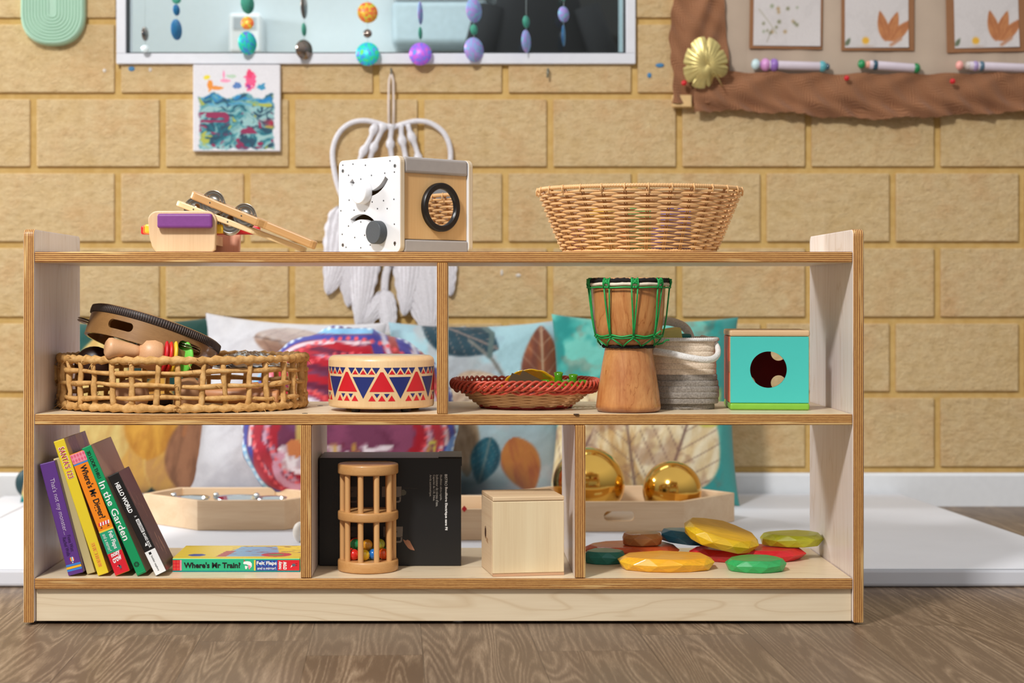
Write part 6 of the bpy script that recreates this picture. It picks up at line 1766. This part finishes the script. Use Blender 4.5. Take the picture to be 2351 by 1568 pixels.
# notice board
def hessian_mat():
    m, nt, b = newmat('brown_hessian'); setb(b, .95, spec=.1, sheen=.2)
    tc = nt.nodes.new('ShaderNodeTexCoord'); sep = nt.nodes.new('ShaderNodeSeparateXYZ'); nt.links.new(tc.outputs['Object'], sep.inputs[0])
    wob = noise_node(nt, tex_coords(nt), 12, 2); k = 640.0
    a = mathn(nt, 'ABSOLUTE', mathn(nt, 'SINE', mathn(nt, 'ADD', mathn(nt, 'MULTIPLY', sep.outputs['X'], k), mathn(nt, 'MULTIPLY', wob, 18))))
    c = mathn(nt, 'ABSOLUTE', mathn(nt, 'SINE', mathn(nt, 'ADD', mathn(nt, 'MULTIPLY', sep.outputs['Z'], k), mathn(nt, 'MULTIPLY', wob, 22))))
    w = mathn(nt, 'MULTIPLY', a, c)
    nt.links.new(ramp(nt, w, [(.05, rgb(112, 72, 48)), (.4, rgb(158, 110, 78)), (.8, rgb(178, 128, 94))]), b.inputs['Base Color']); bump(nt, b, w, .5, .002); return m
M_HES = hessian_mat()
M_BACKP = plain('beige_backing_cloth', rgb(190, 170, 150), .85, var=.05, nscale=12, bmp=.2)
BX0, BX1 = XX(1548, 1.38), XX(2560, 1.38)
BZ0, BZ1 = ZZ(246, 1.38), 1.75
NB = thing('notice_board', 'notice board with brown hessian borders and beige backing cloth, upper right', 'notice board', (BX0, WF, BZ0))
o0 = Vector(NB.location); BWd, BHt = BX1 - BX0, BZ1 - BZ0
nbp = lambda u, v, Y=1.38: P(u, v, Y) - o0
b = MB(); b.box((0, -.010, 0), (BWd, 0, BHt), plain('pine_board_frame', rgb(222, 180, 122), .6), r=.001); b.build('frame', NB)
b = MB(); b.grid(lambda i, j: (.05 + (BWd - .06) * i, -.0118 - .0018 * math.sin(i * 31) * math.sin(j * 5 + i * 9) - .001 * math.sin(i * 80), .05 + (BHt - .06) * j), 120, 40, M_BACKP)
b.grid(lambda i, j: (.05 + (BWd - .06) * i, -.0101, .05 + (BHt - .06) * j), 2, 2, M_BACKP, flip=True); b.build('backing_cloth', NB)
rw = random.Random(8)
def wrink(x, z): return 1.7 * (.0030 * math.sin(x * 61 + 4 * math.sin(z * 40)) + .0026 * math.sin(x * 23 - z * 60 + 1) + .0016 * math.sin(x * 140 + z * 90))
def bottom_strip(i, j):
    u = 1592 + (2560 - 1592) * i
    vt = 163 + 8 * math.sin(i * 4) * .6 + 5 * i + 2 * math.sin(i * 60); vb = 262 + 8 * math.sin(i * 9.0 + 4) + 6 * i + 2.5 * math.sin(i * 47) + 1.2 * math.sin(i * 210)
    p = nbp(u, vb + (vt - vb) * j, 1.375); p.y = -.030 - wrink(p.x, p.z) * (1.2 - .7 * j) - .004 * math.sin(j * PI); return p
b = MB(); b.grid(bottom_strip, 260, 26, M_HES); b.grid(lambda i, j: bottom_strip(i, j) + Vector((0, .002, 0)), 260, 26, M_HES, flip=True); b.build('hessian_border', NB)
def left_strip(i, j):
    v = 238 + (-560 - 238) * j; ul = 1541 + 4 * math.sin(j * 25) + 2 * math.sin(j * 90); ur = 1668 + 6 * math.sin(j * 11 + 1)
    p = nbp(ul + (ur - ul) * i, v, 1.378); p.y = -.026 - wrink(p.z * .9, p.x) * .8 - .003 * math.sin(i * PI); return p
b = MB(); b.grid(left_strip, 26, 160, M_HES); b.grid(lambda i, j: left_strip(i, j) + Vector((0, .002, 0)), 26, 160, M_HES, flip=True); b.build('hessian_border', NB)
b = MB(); p, q = nbp(1545, 246), nbp(1587, 219); b.box((p.x - .002, -.028, p.z), (q.x, -.009, q.z), plain('pine_block', rgb(228, 190, 132), .6), r=.0015); b.build('corner_block', NB)
# prints on brown card
M_CARD = plain('brown_card', rgb(150, 104, 68), .8, var=.04)
def print_fn(kind, d):
    d.mottle((206, 200, 198), .5, 2)
    if kind == 0:
        rp = random.Random(2)
        for _ in range(16): d.disk(rp.uniform(-.9, .35), rp.uniform(-.75, .2), rp.uniform(.03, .055), rp.choice([(150, 160, 130), (176, 150, 110), (130, 130, 96)]), .06)
        d.stroke([(-.85, .1), (-.5, -.35), (-.3, -.65)], .008, (150, 146, 110)); d.stroke([(-.6, -.9), (-.45, -.5)], .008, (140, 130, 110)); d.leaf(-.95, .6, 40, .5, .14, (120, 170, 130))
    else:
        for a in (38, 66, 96): d.leaf(.36 + (66 - a) * .002, -.80, a + 6, .98, .17, (196, 132, 84), None, (170, 104, 66))
        d.stroke([(.45, -.92), (.75, -.72)], .05, (190, 140, 110), .06); d.disk(-.35, -.78, .11, (232, 178, 60), .06); d.leaf(-.98, -.95, 60, .3, .07, (110, 120, 96)); d.stroke([(-.95, -.93), (-.3, -.95), (.2, -.93)], .008, (186, 150, 120))
def mounted(label, cu, pu, vb, vb2, kind, tilt):
    Yp = 1.372
    o = P((pu[0] + pu[1]) / 2, vb, Yp); hh = .30
    t = thing('mounted_print', label, 'print', (o.x, WF - .0150, o.z), (0, math.radians(tilt), 0), 'prints mounted on brown card')
    k = (CAM_D + Yp) / FPX; w = (pu[1] - pu[0]) * k / 2
    b = MB(); b.box(((cu[0] - (pu[0] + pu[1]) / 2) * k, -.002, (vb - vb2) * k), ((cu[1] - (pu[0] + pu[1]) / 2) * k, .0, hh), M_CARD, r=.0006); b.build('card', t)
    b = MB(); n = 90
    b.grid(lambda i, j: (w * (2 * i - 1), -.0032 - .004 * (1 - j) ** 6 * i ** 3 - .0008 * math.sin(i * 4), (hh - .02) * j), n, n, painted('printed_paper', .6)); b.build('sheet', t)
    o_ = [c for c in t.children if c.name.startswith('sheet')][0]
    g = np.linspace(-1, 1, n + 1); uu, vv = np.meshgrid(g, g); d = Dye(uu.ravel(), vv.ravel() * 1.0, (214, 208, 206)); d.v = (vv.ravel() + 1) * (hh - .02) / (2 * w) - 1
    print_fn(kind, d); set_cols(o_, d.c)
mounted('print with faint green sprigs on brown card, leftmost on the notice board', (1722, 1890), (1731, 1885), 104, 111, 0, .8)
mounted('print with brown fan leaves on brown card, second on the notice board', (1934, 2102), (1942, 2088), 108, 115, 1, 0)
mounted('print with brown fan leaves on brown card, at the right edge of the picture', (2177, 2362), (2195, 2343), 108, 118, 1, -1.2)
# beaded tubes
M_PEARL = plain('pearl_tube', rgb(216, 204, 214), .35, var=.02)
bc = lambda r, g_, b_: plain('bead_%s' % ['rose', 'mint', 'lilac', 'pine', 'ink', 'peach', 'teal'][(r * 3 + g_ + b_) % 7] + str(r), rgb(r, g_, b_), .3)
for lb, u0, u1, v0, v1, beads in (('white beaded pen with lilac beads pinned under the first print', 1735, 1900, 148, 153, [(0, 13, (200, 224, 226)), (22, 15, (214, 150, 206)), (42, 15, (150, 110, 190)), (153, 13, (90, 170, 180)), (164, 8, (60, 90, 110))]),
     ('white beaded pen with green beads pinned under the second print', 1975, 2108, 147, 157, [(3, 11, (20, 140, 80)), (18, 9, (236, 170, 150)), (34, 12, (40, 80, 100)), (129, 12, (20, 130, 70))]),
     ('white beaded pen with peach beads pinned under the third print', 2203, 2420, 150, 159, [(0, 11, (244, 170, 160)), (20, 10, (206, 196, 190)), (36, 12, (170, 150, 196)), (50, 12, (80, 110, 130)), (205, 12, (244, 170, 160))])):
    Yt = 1.365; A, B = P(u0, v0, Yt), P(u1, v1, Yt); t = thing('beaded_pen', lb, 'pen', A, group='beaded pens pinned on the notice board'); k = (CAM_D + Yt) / FPX; dr = (B - A).normalized()
    st = (beads[-2][0] if False else 48) * k; b = MB(); b.cyl(dr * .02, dr * ((u1 - u0 - 8) * k), .0098, M_PEARL, seg=24, bev=.002); b.build('barrel', t)
    for off, r, c in beads: b = MB(); b.sphere(dr * (off * k), r * k, plain('bead_%d_%d_%d' % c, rgb(*c), .25, coat=.5), seg=20, rings=12, sc=(.8, 1, 1)); b.build('bead', t)
# brass leaf and pins
M_GLEAF = plain('pale_gold_leaf', rgb(206, 188, 122), .38, metal=.7, var=.12, nscale=40)
t = thing('brass_leaf', 'pale gold metal leaf ornament on the corner of the notice board', 'ornament', P(1622, 150, 1.342), (math.radians(8), math.radians(0), math.radians(-6)))
b = MB()
def gl(i, j):
    a = 2 * PI * i; r = j; k = .050 * (1 + .10 * math.cos(a - 2.3) + .05 * math.cos(3 * a + 1)) * (1 - .16 * max(0, math.cos(8 * a)) ** 12 * (r > .7)) * (1 - .35 * max(0, math.cos(a + .95)) ** 18)
    return (r * k * math.cos(a) * .98, -.006 - .010 * (1 - r * r) + .0005 * math.cos(26 * a) * r - .003 * math.sin(PI * r), r * k * math.sin(a) * 1.12)
b.grid(gl, 144, 14, M_GLEAF, closed_u=True); b.grid(lambda i, j: (lambda p: (p[0], p[1] + .0014, p[2]))(gl(i, j)), 144, 14, M_GLEAF, closed_u=True, flip=True); b.build('leaf', t)
b = MB(); b.tube([(-.004, -.014, .052), (0, -.018, .01), (.028, -.013, -.034), (.034, -.010, -.046)], [.0022, .002, .0012, .0008], M_GLEAF, seg=6); b.build('rib', t)
for (u, v, lb) in ((1570, 191, 'red push pin below the gold leaf'), (1943, 180, 'red push pin on the hessian under the second print'), (2186, 187, 'red push pin on the hessian under the third print')):
    b = MB(); b.sphere((0, -.004, 0), .0062, M_RED, seg=16, rings=10); b.cyl((0, 0, 0), (0, .008, 0), .0012, M_STEEL, seg=8); tag(b.build('push_pin', loc=P(u, v, 1.350)), lb, 'push pin', 'red push pins on the notice board')
